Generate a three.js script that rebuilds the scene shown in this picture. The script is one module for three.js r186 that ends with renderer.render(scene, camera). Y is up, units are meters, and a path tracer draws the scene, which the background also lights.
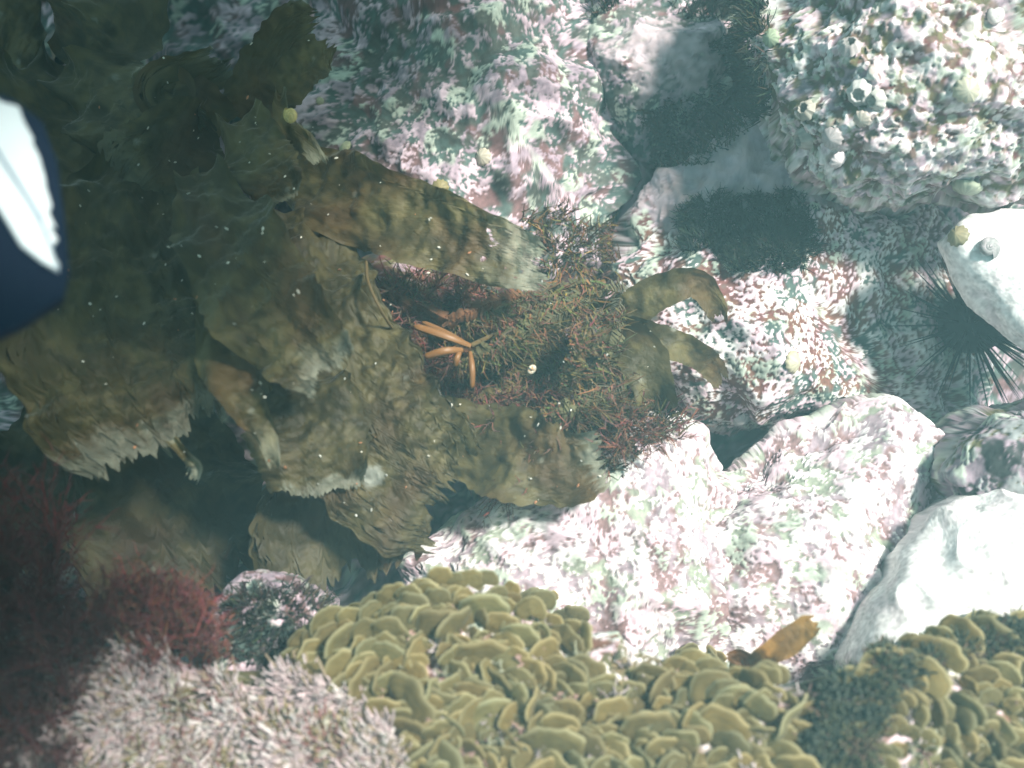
import * as THREE from 'three';
import { ImprovedNoise } from 'three/addons/math/ImprovedNoise.js';
import { mergeGeometries, mergeVertices } from 'three/addons/utils/BufferGeometryUtils.js';

// ---------------------------------------------------------------- camera, sky, sun, exposure
const W = 1024, H = 768, FOV = 38, PITCH = 35 * Math.PI / 180;
const scene = new THREE.Scene();
const EYE = new THREE.Vector3(0, 1.25, 0);
const camera = new THREE.PerspectiveCamera(FOV, W / H, 0.02, 200);
camera.position.copy(EYE);
camera.rotation.x = -PITCH;
camera.focus = 1.16; camera.userData.fStop = 3.4;
scene.add(camera);

const renderer = new THREE.WebGLRenderer({ antialias: true });
renderer.setSize(W, H);
renderer.toneMapping = THREE.LinearToneMapping;
renderer.toneMappingExposure = 3.0;
renderer.shadowMap.enabled = true;

// light that comes down through the water: brightest overhead, dimmer to the sides
{
  const w = 64, h = 32, a = new Float32Array(w * h * 4);
  for (let j = 0; j < h; j++) for (let i = 0; i < w; i++) {
    const el = ((j + 0.5) / h - 0.5) * Math.PI, k = (j * w + i) * 4;
    const up = Math.pow(Math.max(0, Math.sin(el)), 1.3);
    a[k] = 0.032 + 0.24 * up; a[k + 1] = 0.055 + 0.33 * up; a[k + 2] = 0.056 + 0.34 * up; a[k + 3] = 1;
  }
  const t = new THREE.DataTexture(a, w, h, THREE.RGBAFormat, THREE.FloatType);
  t.mapping = THREE.EquirectangularReflectionMapping; t.magFilter = t.minFilter = THREE.LinearFilter; t.needsUpdate = true;
  scene.background = t; scene.environment = t;
}
const SUN = new THREE.Vector3(0.48, 0.78, 0.40).normalize();
const sun = new THREE.DirectionalLight(0xfffaf0, 5);
sun.position.copy(SUN).multiplyScalar(6); sun.target.position.set(0, 0.5, -1);
sun.position.add(sun.target.position);
sun.castShadow = true; sun.shadow.radius = 16; sun.shadow.mapSize.set(2048, 2048);
Object.assign(sun.shadow.camera, { left: -2.5, right: 2.5, top: 2.5, bottom: -2.5, near: 0.1, far: 12 });
scene.add(sun, sun.target);
scene.fog = new THREE.FogExp2(new THREE.Color().setRGB(0.44, 0.88, 1.0), 0.155);

// ---------------------------------------------------------------- helpers
const FP = H / 2 / Math.tan(FOV / 2 * Math.PI / 180);
const AX = new THREE.Vector3(1, 0, 0);
const AU = new THREE.Vector3(0, Math.cos(PITCH), -Math.sin(PITCH));
const AF = new THREE.Vector3(0, -Math.sin(PITCH), -Math.cos(PITCH));
const ray = (px, py) => AF.clone().addScaledVector(AX, (px - W / 2) / FP).addScaledVector(AU, (H / 2 - py) / FP);
const pt = (px, py, d) => EYE.clone().addScaledVector(ray(px, py), d);
const toPx = (p) => { const q = p.clone().sub(EYE), d = q.dot(AF); return [W / 2 + q.dot(AX) / d * FP, H / 2 - q.dot(AU) / d * FP, d]; };
const V = (x, y, z) => new THREE.Vector3(x, y, z);
let seedv = 12345;
const rnd = () => { seedv = (seedv * 1664525 + 1013904223) >>> 0; return seedv / 4294967296; };
const rr = (a, b) => a + (b - a) * rnd();
const reseed = (s) => { seedv = (s * 2654435761) >>> 0; rnd(); rnd(); };
const gauss = () => (rnd() + rnd() + rnd() + rnd() - 2) * 1.0;
const IN = new ImprovedNoise();
const no = (x, y, z) => IN.noise(x + 300.5, y + 300.5, z + 300.5);
const fbm = (x, y, z, o = 3) => { let s = 0, a = 1, f = 1, t = 0; for (let i = 0; i < o; i++) { s += a * no(x * f + i * 17.3, y * f - i * 9.1, z * f + i * 5.7); t += a; a *= 0.55; f *= 2.07; } return s / t; };
const ss = (a, b, x) => { const t = Math.min(1, Math.max(0, (x - a) / (b - a))); return t * t * (3 - 2 * t); };
const h3 = (i, j, k) => { let n = Math.imul(i, 374761393) ^ Math.imul(j, 668265263) ^ Math.imul(k, 2147483647 - 94906249); n = Math.imul(n ^ (n >>> 13), 1274126177); n ^= n >>> 16; return (n >>> 0); };
function cell(x, y, z) { // distance to the nearest feature point, and its random number
  const ix = Math.floor(x), iy = Math.floor(y), iz = Math.floor(z); let best = 9, id = 0;
  for (let a = -1; a <= 1; a++) for (let b = -1; b <= 1; b++) for (let c = -1; c <= 1; c++) {
    const n = h3(ix + a, iy + b, iz + c);
    const dx = ix + a + (n & 1023) / 1023 - x, dy = iy + b + ((n >>> 10) & 1023) / 1023 - y, dz = iz + c + ((n >>> 20) & 1023) / 1023 - z;
    const d = dx * dx + dy * dy + dz * dz; if (d < best) { best = d; id = n; }
  }
  return [Math.sqrt(best), ((Math.imul(id, 2246822519) >>> 0) % 1000) / 1000];
}
const mix3 = (a, b, t) => [a[0] + (b[0] - a[0]) * t, a[1] + (b[1] - a[1]) * t, a[2] + (b[2] - a[2]) * t];

const used = {};
const numbered = (n) => { const k = used[n] = (used[n] ?? -1) + 1; return k ? n + '_' + String(k).padStart(3, '0') : n; };
function put(o) { o.traverse?.((c) => { if (c.isMesh) { c.castShadow = c.receiveShadow = true; } }); scene.add(o); return o; }
function tag(o, label, category, group) { o.userData = { ...o.userData, label, category }; if (group) o.userData.group = group; return o; }
function mesh(name, g, m) { const o = new THREE.Mesh(g, m); o.name = name; o.castShadow = o.receiveShadow = true; return o; }
function thingMesh(name, g, m, label, category, group) { return put(tag(mesh(numbered(name), g, m), label, category, group)); }
function thing(name, label, category, group, at) { const o = new THREE.Group(); o.name = numbered(name); if (at) o.position.copy(at); tag(o, label, category, group); scene.add(o); return o; }
function geo(pos, idx, col, uv) {
  const g = new THREE.BufferGeometry();
  g.setAttribute('position', new THREE.Float32BufferAttribute(pos, 3));
  if (col) g.setAttribute('color', new THREE.Float32BufferAttribute(col, 3));
  if (uv) g.setAttribute('uv', new THREE.Float32BufferAttribute(uv, 2));
  if (idx) g.setIndex(idx);
  g.computeVertexNormals();
  return g;
}

// depth of what is built so far, per 3-pixel cell, so that growth can be set on the rock it touches
const ZC = 3, ZX0 = -240, ZY0 = -240, ZW = Math.ceil((W + 480) / ZC), ZH = Math.ceil((H + 480) / ZC);
const zd = new Float32Array(ZW * ZH).fill(1e9), zn = new Float32Array(ZW * ZH * 3);
function splat(g, reach = 1) {
  const p = g.attributes.position, n = g.attributes.normal, v = V(0, 0, 0);
  for (let i = 0; i < p.count; i++) {
    v.fromBufferAttribute(p, i);
    const [x, y, d] = toPx(v); if (d < 0.1) continue;
    const cx = Math.floor((x - ZX0) / ZC), cy = Math.floor((y - ZY0) / ZC);
    for (let a = -reach; a <= reach; a++) for (let b = -reach; b <= reach; b++) {
      const X = cx + a, Y = cy + b; if (X < 0 || Y < 0 || X >= ZW || Y >= ZH) continue;
      const k = Y * ZW + X; if (d < zd[k] - (a || b ? 0.004 : 0)) { zd[k] = d; zn[k * 3] = n.getX(i); zn[k * 3 + 1] = n.getY(i); zn[k * 3 + 2] = n.getZ(i); }
    }
  }
}
function hit(px, py) {
  const X = Math.floor((px - ZX0) / ZC), Y = Math.floor((py - ZY0) / ZC); if (X < 0 || Y < 0 || X >= ZW || Y >= ZH) return null;
  const k = Y * ZW + X; if (zd[k] > 1e8) return null;
  return { d: zd[k], p: pt(px, py, zd[k]), n: V(zn[k * 3], zn[k * 3 + 1], zn[k * 3 + 2]) };
}
const inside = (poly, x, y) => { let c = false; for (let i = 0, j = poly.length - 1; i < poly.length; j = i++) { const [xi, yi] = poly[i], [xj, yj] = poly[j]; if ((yi > y) !== (yj > y) && x < (xj - xi) * (y - yi) / (yj - yi) + xi) c = !c; } return c; };

// fine grain for all rock: bump only
function noiseTex(size, cells, seed) { // tiles: four shifted copies blended across the edges
  const a = new Uint8Array(size * size * 4), q = (x, y) => fbm(x * cells + seed, y * cells - seed, seed * 2.1, 4);
  for (let j = 0; j < size; j++) for (let i = 0; i < size; i++) {
    const u = i / size, v = j / size, k = (j * size + i) * 4;
    const n = (q(u, v) * (1 - u) + q(u - 1, v) * u) * (1 - v) + (q(u, v - 1) * (1 - u) + q(u - 1, v - 1) * u) * v;
    a[k] = a[k + 1] = a[k + 2] = Math.max(0, Math.min(255, 128 + n * 240)); a[k + 3] = 255;
  }
  const t = new THREE.DataTexture(a, size, size); t.wrapS = t.wrapT = THREE.RepeatWrapping; t.magFilter = THREE.LinearFilter; t.minFilter = THREE.LinearMipmapLinearFilter; t.generateMipmaps = true; t.needsUpdate = true; return t;
}
const grain = noiseTex(512, 9, 3.3);
const M = {
  rock: new THREE.MeshStandardMaterial({ vertexColors: true, roughness: 0.85, bumpMap: grain, bumpScale: 0.0010 }),
  kelp: new THREE.MeshPhysicalMaterial({ vertexColors: true, roughness: 0.6, transmission: 0.5, thickness: 0, side: THREE.DoubleSide, bumpMap: grain, bumpScale: 0.0012, specularIntensity: 0.5 }),
  thin: new THREE.MeshPhysicalMaterial({ vertexColors: true, roughness: 0.85, transmission: 0.45, thickness: 0, side: THREE.DoubleSide, specularIntensity: 0.5 }),
  turf: new THREE.MeshStandardMaterial({ vertexColors: true, roughness: 0.9, side: THREE.DoubleSide }),
  inst: new THREE.MeshStandardMaterial({ color: 0xffffff, roughness: 0.9, side: THREE.DoubleSide }),
  shell: new THREE.MeshStandardMaterial({ vertexColors: true, roughness: 0.6 }),
  stem: new THREE.MeshStandardMaterial({ color: new THREE.Color().setRGB(0.11, 0.075, 0.03), roughness: 0.6 }),
  orange: new THREE.MeshPhysicalMaterial({ color: new THREE.Color().setRGB(0.19, 0.085, 0.025), roughness: 0.5 }),
  spine: new THREE.MeshStandardMaterial({ color: new THREE.Color().setRGB(0.016, 0.017, 0.020), roughness: 0.85 }),
};

// ---------------------------------------------------------------- crusts on the rock
const C = {
  pink: [0.64, 0.49, 0.55], white: [0.76, 0.73, 0.72], mint: [0.45, 0.50, 0.42], maroon: [0.15, 0.055, 0.05], rust: [0.21, 0.10, 0.07],
  olive: [0.13, 0.12, 0.05], dark: [0.035, 0.042, 0.040], teal: [0.085, 0.13, 0.115], green: [0.12, 0.20, 0.12], grey: [0.30, 0.31, 0.31], mauve: [0.34, 0.26, 0.31],
};
/* o: bias (more crust), a (weight of 4 cm patches), b (1.3 cm), c (4 mm), speck (round spots), gap colours, pale colours */
function crust(x, y, z, o) {
  const s = o.seed;
  let qx = x, qy = y, qz = z;
  if (o.streak) { const k = x * o.streak[0] + y * o.streak[1] + z * o.streak[2]; const m = o.streakAmount ?? 0.4; qx -= o.streak[0] * k * m; qy -= o.streak[1] * k * m; qz -= o.streak[2] * k * m; }
  const n1 = fbm(x * 20 + s, y * 20, z * 20, 2), n2 = fbm(qx * 76, qy * 76 + s, qz * 76, 3), n3 = fbm(qx * 240, qy * 240, qz * 240 + s, 2);
  const [cd, cr] = cell(qx * o.cells + s, qy * o.cells, qz * o.cells);
  const patch = n1 * o.a + n2 * o.b + n3 * o.c + (0.55 - cd) * o.speck * (0.4 + cr) + o.bias;
  const k = ss(-0.07, 0.09, patch);
  const g1 = fbm(x * 34 - s, y * 34, z * 34, 3), g2 = no(x * 120, y * 120 + s, z * 120);
  let gap = mix3(o.gap[0], o.gap[1], ss(-0.12, 0.14, g1 + g2 * 0.25)); gap = mix3(gap, o.gap[2], ss(0.05, 0.25, fbm(x * 26, y * 26, z * 26 + s * 2, 2) + g2 * 0.15));
  let pale = mix3(o.pale[0], o.pale[1], ss(-0.2, 0.2, g1 * 1.3 + (cr - 0.5) * 0.3)); pale = mix3(pale, o.pale[2], ss(0.08, 0.26, fbm(x * 30 + s * 3, y * 30, z * 30, 2)));
  if (o.knob) { // small knobs and old shells, each overgrown by another crust
    const [d2, r2] = cell(x * 118 - s, y * 118, z * 118 + s), [d3, r3] = cell(x * 60 - s, y * 60, z * 60 + s * 2), q = Math.min(0.999, Math.max(0, r2 * 0.75 + r3 * 0.25 + n1 * 0.5)), P5 = o.knobs;
    const w = q * P5.length, a = P5[Math.floor(w)], m = o.knob * ss(0.75, 0.45, d2); gap = mix3(gap, a, m); pale = mix3(pale, a, m * 0.75);
  }
  const v = 0.86 + 0.5 * n3 + 0.25 * g2;
  const col = mix3(gap, pale, k).map((q) => Math.max(0.008, q * v));
  const disp = o.relief * (0.0012 * k + 0.008 * n1 + 0.0016 * n2 + 0.0004 * n3);
  return [col, disp];
}
const STYLE = {
  pale: { bias: 0.07, a: 0.6, b: 0.8, c: 0.75, speck: 0.5, cells: 90, relief: 1.1, gap: [[0.27, 0.17, 0.17], [0.38, 0.30, 0.34], [0.30, 0.33, 0.26]], pale: [C.pink, C.white, C.mint] },
  speckle: { bias: -0.02, a: 0.45, b: 0.45, c: 0.9, speck: 1.0, cells: 150, relief: 1.0, gap: [C.rust, C.maroon, C.teal], pale: [C.white, C.pink, C.mint] },
  mixed: { bias: -0.06, a: 0.6, b: 1.0, c: 0.6, speck: 0.4, cells: 95, relief: 1.0, gap: [[0.09, 0.10, 0.085], C.teal, [0.18, 0.10, 0.10]], pale: [C.mauve, C.pink, C.mint] },
  knobbly: { bias: -0.02, a: 0.6, b: 1.3, c: 0.45, speck: 0.6, cells: 55, relief: 1.5, knob: 0.8, knobs: [[0.07, 0.06, 0.035], C.olive, [0.20, 0.13, 0.10], C.pink, C.white, [0.42, 0.47, 0.38], C.white], gap: [C.olive, C.maroon, C.mauve], pale: [C.pink, C.white, C.mint] },
  white: { bias: 0.52, a: 0.35, b: 0.45, c: 0.3, speck: 0.2, cells: 60, relief: 0.6, gap: [C.olive, C.grey, C.mauve], pale: [C.white, [0.82, 0.80, 0.79], [0.76, 0.70, 0.71]] },
  grey: { bias: 0.0, a: 0.4, b: 0.9, c: 0.5, speck: 0.2, cells: 60, relief: 1.3, gap: [C.mauve, C.dark, C.olive], pale: [C.grey, C.mauve, C.mint] },
};

/* A boulder: outline seen from the front (pixels, set on a plane through the middle at the given depth), a bulging face, a bulging back. */
function rock(name, label, o) {
  const Cn = pt(o.at[0], o.at[1], o.d);
  const n = o.n ? V(...o.n).normalize() : AF.clone().negate();
  const ex = AX.clone().addScaledVector(n, -AX.dot(n)).normalize(), ey = n.clone().cross(ex);
  const poly = o.outline.map(([x, y]) => { const r = ray(x, y), t = Cn.clone().sub(EYE).dot(n) / r.dot(n); const q = EYE.clone().addScaledVector(r, t).sub(Cn); return [q.dot(ex), q.dot(ey)]; });
  const K = 360; let R = new Array(K).fill(0);
  for (let i = 0; i < K; i++) {
    const c = Math.cos(i / K * 2 * Math.PI), s = Math.sin(i / K * 2 * Math.PI);
    for (let j = 0; j < poly.length; j++) {
      const [ax, ay] = poly[j], [bx, by] = poly[(j + 1) % poly.length], dx = bx - ax, dy = by - ay, den = c * dy - s * dx;
      if (Math.abs(den) < 1e-9) continue;
      const t = (ax * dy - ay * dx) / den, u = (ax * s - ay * c) / den;
      if (t > 0 && u >= -1e-6 && u <= 1 + 1e-6) R[i] = Math.max(R[i], t);
    }
  }
  const soft = o.soft ?? 5;
  R = R.map((_, i) => { let s = 0, w = 0; for (let k = -soft; k <= soft; k++) { const g = Math.exp(-k * k / (soft * soft * 0.35)); s += g * R[(i + k + K) % K]; w += g; } return s / w; });
  const rad = (th) => { const t = ((th / (2 * Math.PI)) % 1 + 1) % 1 * K, i = Math.floor(t), f = t - i; return R[i % K] * (1 - f) + R[(i + 1) % K] * f; };
  const Rm = R.reduce((x, y) => x + y) / K, pw = o.round ?? 0.8, PH = [0], NT = 400;
  for (let i = 1; i <= NT; i++) { const f = (t) => [Rm * Math.sin(t / NT * Math.PI / 2), o.bulge * Math.pow(Math.max(0, Math.cos(t / NT * Math.PI / 2)), pw)], [x1, y1] = f(i - 1), [x2, y2] = f(i); PH.push(PH[i - 1] + Math.hypot(x2 - x1, y2 - y1)); }
  const arc = (q) => { const t = q * PH[NT]; let lo = 0, hi = NT; while (hi - lo > 1) { const m = (lo + hi) >> 1; if (PH[m] <= t) lo = m; else hi = m; } return (lo + (t - PH[lo]) / Math.max(1e-9, PH[hi] - PH[lo])) / NT; };
  let gu = 0, gv = 0;
  const st = { ...STYLE[o.style], ...(o.tune || {}), seed: o.seed };
  const pos = [], col = [], uv = [], idx = [];
  const P = V(0, 0, 0), dir = V(0, 0, 0);
  function vert(rho, th, psi) { // psi > 0: behind the rim
    if (!(psi > 0)) rho = Math.min(1, arc(Math.min(1, rho)));
    const c = Math.cos(th), s = Math.sin(th), q = rad(th);
    let a, h;
    if (psi > 0) { a = q * Math.pow(Math.cos(psi), 0.8); h = -o.back * Math.sin(psi); } else { a = q * Math.sin(rho * Math.PI / 2); h = o.bulge * Math.pow(Math.max(0, Math.cos(rho * Math.PI / 2)), o.round ?? 0.8); }
    let lx = c * a, ly = s * a, lz = h;
    for (const [fx, fy, fz, fk] of o.facets || []) { const l = Math.hypot(fx, fy, fz), e = (lx * fx + ly * fy + lz * fz) / l - fk; if (e > 0) { const m = e - 0.012 * (1 - Math.exp(-e / 0.012)); lx -= fx / l * m; ly -= fy / l * m; lz -= fz / l * m; } }
    P.copy(Cn).addScaledVector(ex, lx).addScaledVector(ey, ly).addScaledVector(n, lz);
    const w = psi > 0 ? 0 : Math.cos(rho * Math.PI / 2);
    dir.set(0, 0, 0).addScaledVector(ex, c * (1.05 - w)).addScaledVector(ey, s * (1.05 - w)).addScaledVector(n, psi > 0 ? -Math.sin(psi) : w).normalize();
    const L = o.lump ?? 0.03, sd = o.seed;
    const lump = fbm(P.x * 5 + sd, P.y * 5, P.z * 5 - sd, 3) * L * 1.6 + (Math.abs(fbm(P.x * 13, P.y * 13 + sd, P.z * 13, 2))) * -L * 0.9;
    const [cc, dd] = crust(P.x, P.y, P.z, st);
    P.addScaledVector(dir, lump + dd);
    let k3 = cc;
    if (o.paint) k3 = o.paint(lx, ly, lz, cc, P);
    pos.push(P.x, P.y, P.z); col.push(...k3); uv.push(gu * PH[NT] * 0.8 / 0.12, gv * PH[NT] * 0.8 / 0.12);
    return pos.length / 3 - 1;
  }
  const N = o.grid ?? 200, gi = [];
  for (let j = 0; j <= N; j++) for (let i = 0; i <= N; i++) {
    const u = i / N * 2 - 1, v = j / N * 2 - 1; let rho, th;
    if (u === 0 && v === 0) { rho = 0; th = 0; } else if (Math.abs(u) > Math.abs(v)) { rho = Math.abs(u); th = Math.PI / 4 * (v / u) + (u < 0 ? Math.PI : 0); } else { rho = Math.abs(v); th = Math.PI / 2 - Math.PI / 4 * (u / v) + (v < 0 ? Math.PI : 0); }
    gu = u; gv = v; gi.push(vert(rho, th, 0));
  }
  for (let j = 0; j < N; j++) for (let i = 0; i < N; i++) { const a = gi[j * (N + 1) + i], b = a + 1, c = a + N + 1, d = c + 1; idx.push(a, b, d, a, d, c); }
  let ring = []; // boundary, counter-clockwise
  for (let i = 0; i < N; i++) ring.push([i, 0]); for (let j = 0; j < N; j++) ring.push([N, j]); for (let i = N; i > 0; i--) ring.push([i, N]); for (let j = N; j > 0; j--) ring.push([0, j]);
  const th = ring.map(([i, j]) => { const u = i / N * 2 - 1, v = j / N * 2 - 1; return Math.abs(u) > Math.abs(v) ? Math.PI / 4 * (v / u) + (u < 0 ? Math.PI : 0) : Math.PI / 2 - Math.PI / 4 * (u / v) + (v < 0 ? Math.PI : 0); });
  let prev = ring.map(([i, j]) => gi[j * (N + 1) + i]);
  for (let q = 1; q <= 22; q++) { const ps = q / 22 * 1.48;
    const cur = th.map((t) => { gu = Math.cos(t) * (1.1 + ps * 0.4); gv = Math.sin(t) * (1.1 + ps * 0.4); return vert(1, t, ps); });
    for (let i = 0; i < cur.length; i++) { const k = (i + 1) % cur.length; idx.push(prev[i], cur[i], cur[k], prev[i], cur[k], prev[k]); }
    prev = cur;
  }
  const last = vert(0, 0, Math.PI / 2 - 0.001);
  for (let i = 0; i < prev.length; i++) idx.push(prev[i], last, prev[(i + 1) % prev.length]);
  const g = geo(pos, idx, col, uv);
  splat(g);
  return thingMesh(name, g, M.rock, label, o.cat ?? 'rock', o.group);
}

// ---------------------------------------------------------------- the sea bed
{
  const N = 400, pos = [], col = [], uv = [], idx = [];
  const warp = (t) => 34 * Math.sign(t) * Math.pow(Math.abs(t), 4.5) + 1.2 * t;
  const floorY = (x, z) => {
    let y = 0.26 + 0.16 * ss(-0.75, -0.35, z) + 0.62 * ss(-1.15, -2.1, z);
    y -= 0.25 * ss(-0.15, -0.5, x) * ss(-1.45, -1.05, z) * ss(-0.55, -0.8, z);
    y += fbm(x * 2.2, 3.1, z * 2.2, 4) * 0.16 + 0.05 * fbm(x * 9, 7.1, z * 9, 3) + 0.02 * fbm(x * 30, 1.1, z * 30, 2) + 0.008 * fbm(x * 90, 2.1, z * 90, 2);
    return y;
  };
  const st = { ...STYLE.mixed, seed: 4.4 };
  for (let j = 0; j <= N; j++) for (let i = 0; i <= N; i++) {
    const x = warp(i / N * 2 - 1), z = warp(j / N * 2 - 1) - 1.1, y = floorY(x, z);
    const [c, d] = crust(x, y, z, st);
    pos.push(x, y + d, z); col.push(...c); uv.push(x / 0.12, z / 0.12);
  }
  for (let j = 0; j < N; j++) for (let i = 0; i < N; i++) { const a = j * (N + 1) + i, b = a + 1, c = a + N + 1, d = c + 1; idx.push(a, c, b, b, c, d); }
  const g = geo(pos, idx, col, uv);
  const o = mesh('sea_bed', g, M.rock); o.userData.kind = 'structure'; scene.add(o); splat(g, 5);
  globalThis.floorY = floorY;
}

// ---------------------------------------------------------------- boulders, back to front
const UPN = (k) => { const v = AF.clone().negate().multiplyScalar(1 - k).addScaledVector(V(0, 1, 0), k).normalize(); return [v.x, v.y, v.z]; };
rock('boulder', 'dark shaded boulder in the gap behind the pale crusted rocks', { at: [760, 40], d: 1.52, bulge: 0.12, back: 0.25, seed: 31.1, style: 'mixed', grid: 130, lump: 0.05,
  outline: [[620, -40], [700, -90], [820, -80], [900, 0], [900, 120], [820, 190], [700, 190], [630, 120]] });
rock('boulder', 'dark olive boulder behind the drooping brown kelp', { at: [180, 60], d: 1.55, bulge: 0.14, back: 0.25, seed: 8.7, style: 'mixed', grid: 140, lump: 0.05,
  outline: [[-60, -60], [120, -120], [300, -100], [360, 0], [350, 160], [250, 260], [80, 260], [-60, 160]] });
rock('boulder', 'shaded boulder inside the dark hollow below the kelp', { at: [120, 480], d: 1.42, bulge: 0.10, back: 0.25, seed: 61.7, style: 'mixed', grid: 130, lump: 0.05,
  outline: [[-120, 380], [40, 330], [240, 350], [360, 440], [330, 560], [200, 640], [20, 640], [-120, 560]] });
rock('boulder', 'pink and teal crusted boulder above the slanting kelp blade', { at: [470, 110], d: 1.36, n: UPN(0.15), bulge: 0.11, back: 0.22, seed: 2.2, style: 'mixed', grid: 280, lump: 0.045, round: 0.6,
  outline: [[285, 90], [320, -30], [410, -90], [540, -70], [585, 0], [598, 60], [618, 110], [640, 180], [625, 250], [590, 310], [500, 320], [420, 270], [340, 220], [300, 160]],
  facets: [[0.55, 0.1, 1, 0.10], [-0.6, 0.1, 1, 0.10]] });
rock('boulder', 'small dark wedged boulder with a pale pink crust patch', { at: [655, 75], d: 1.37, bulge: 0.09, back: 0.15, seed: 14.9, style: 'mixed', grid: 150, lump: 0.03,
  outline: [[580, 55], [590, 5], [640, -25], [705, -5], [728, 60], [722, 120], [690, 160], [650, 166], [618, 130], [594, 95]], facets: [[0.1, 0.9, 1, 0.072], [0.1, -0.9, 0.8, 0.062]],
  paint: (x, y, z, c, P) => mix3(c, [0.58, 0.47, 0.50].map((q, i) => q * (0.7 + 0.5 * no(P.x * 90, P.y * 90, P.z * 90 + i * 0.02))), ss(0.02, 0.05, 0.078 - Math.hypot((x - 0.008) * 0.75, y - 0.006) + 0.09 * fbm(P.x * 40, P.y * 40, P.z * 40, 3))) });
const midPaint = (x, y, z, c, P) => mix3(c, [0.46, 0.38, 0.42].map((q, i) => q * (0.8 + 0.4 * no(P.x * 60, P.y * 60 + i * 0.1, P.z * 60))), 0.9 * ss(0.0, 0.012, 0.075 - Math.hypot((x + 0.06) * 0.45, y - 0.135) + 0.05 * fbm(P.x * 26, P.y * 26, P.z * 26, 3)));
rock('boulder', 'red and white speckled boulder under the dark fuzzy weed', { at: [790, 300], d: 1.27, n: UPN(0.2), bulge: 0.10, back: 0.22, seed: 5.5, style: 'speckle', grid: 300, lump: 0.035, round: 0.6,
  outline: [[606, 270], [612, 215], [640, 178], [700, 160], [760, 128], [850, 150], [930, 180], [1010, 240], [1070, 400], [1010, 455], [900, 442], [830, 408], [760, 428], [722, 436], [690, 420], [640, 360]],
  facets: [[-0.6, 0.2, 1, 0.105], [0.62, -0.1, 1, 0.062]], tune: { streak: [0.75, 0.5, 0.43], streakAmount: 0.2 }, paint: midPaint });
rock('boulder', 'mint and pink boulder between the white boulder and the pink crusted one', { at: [815, 560], d: 1.13, n: UPN(0.25), bulge: 0.07, back: 0.24, seed: 71.3, style: 'pale', grid: 280, lump: 0.03, round: 0.6,
  outline: [[672, 475], [735, 436], [800, 400], [880, 388], [940, 425], [960, 490], [960, 580], [930, 660], [830, 720], [720, 720], [650, 660], [662, 560]],
  tune: { streak: [0.8, -0.5, 0.3], streakAmount: 0.15, bias: 0.06, c: 0.7 }, facets: [[-0.3, 0.8, 1, 0.068], [0.4, 0.1, 1, 0.062]] });
rock('boulder', 'pale pink crusted boulder behind the ruffled olive weed', { at: [600, 565], d: 1.13, n: UPN(0.25), bulge: 0.085, back: 0.24, seed: 40.3, style: 'pale', grid: 320, lump: 0.03, round: 0.6,
  outline: [[395, 560], [440, 515], [500, 480], [560, 440], [610, 410], [660, 405], [715, 430], [735, 470], [728, 500], [735, 560], [745, 640], [700, 720], [600, 740], [480, 700], [410, 630]],
  facets: [[0.7, 0.3, 1, 0.10], [-0.5, 0.5, 1, 0.11]], tune: { streak: [0.45, 0.75, -0.4], streakAmount: 0.1 } });
rock('boulder', 'dark boulder at the back of the cleft behind the urchin', { at: [960, 330], d: 1.46, bulge: 0.08, back: 0.25, seed: 37.3, style: 'mixed', grid: 150, lump: 0.04,
  outline: [[850, 240], [920, 190], [1040, 190], [1120, 300], [1080, 440], [960, 500], [870, 450], [840, 340]] });
rock('boulder', 'reddish brown overgrown boulder behind the orange stems', { at: [510, 370], d: 1.20, bulge: 0.06, back: 0.22, seed: 44.4, style: 'mixed', grid: 190, lump: 0.035,
  outline: [[345, 290], [380, 250], [460, 260], [540, 280], [610, 290], [650, 340], [650, 400], [600, 440], [560, 470], [490, 490], [430, 430], [380, 370]], tune: { bias: -0.2, gap: [C.maroon, C.dark, C.olive], pale: [C.mauve, C.rust, C.olive] } });
rock('boulder', 'grey ridged boulder beside the spiny black urchin', { at: [1035, 455], d: 1.10, bulge: 0.07, back: 0.2, seed: 19.9, style: 'grey', grid: 170, lump: 0.02,
  outline: [[936, 480], [950, 440], [990, 412], [1060, 392], [1140, 410], [1170, 500], [1080, 540], [960, 520]], tune: { streak: [0.3, 0.8, -0.5], streakAmount: 0.6 } });
rock('boulder', 'smooth white rock carrying two round snails', { at: [1045, 268], d: 1.13, n: UPN(0.25), bulge: 0.035, back: 0.06, round: 0.4, seed: 23.2, style: 'white', grid: 160, lump: 0.016,
  outline: [[940, 242], [962, 220], [1030, 202], [1120, 190], [1200, 260], [1200, 430], [1110, 405], [1050, 360], [1010, 326], [972, 288]], soft: 2 });
rock('boulder', 'large knobbly pink and white boulder studded with barnacles', { at: [930, 60], d: 1.15, n: UPN(0.1), bulge: 0.13, back: 0.22, seed: 77.7, style: 'knobbly', grid: 320, lump: 0.035, round: 0.55,
  outline: [[752, -60], [757, 20], [764, 90], [785, 135], [808, 180], [845, 210], [890, 224], [940, 210], [1024, 198], [1120, 185], [1190, 60], [1120, -90], [940, -140], [820, -120]],
  facets: [[-1, 0.05, 0.75, 0.135], [0, -1, 0.55, 0.125]] });
rock('boulder', 'bright white boulder with bare smooth top', { at: [985, 600], d: 1.05, n: UPN(0.25), bulge: 0.075, back: 0.25, seed: 50.5, style: 'white', grid: 200, lump: 0.02,
  outline: [[835, 660], [858, 605], [890, 560], [930, 512], [965, 494], [1010, 488], [1090, 500], [1170, 580], [1170, 700], [1000, 760], [870, 740]] });
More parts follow.
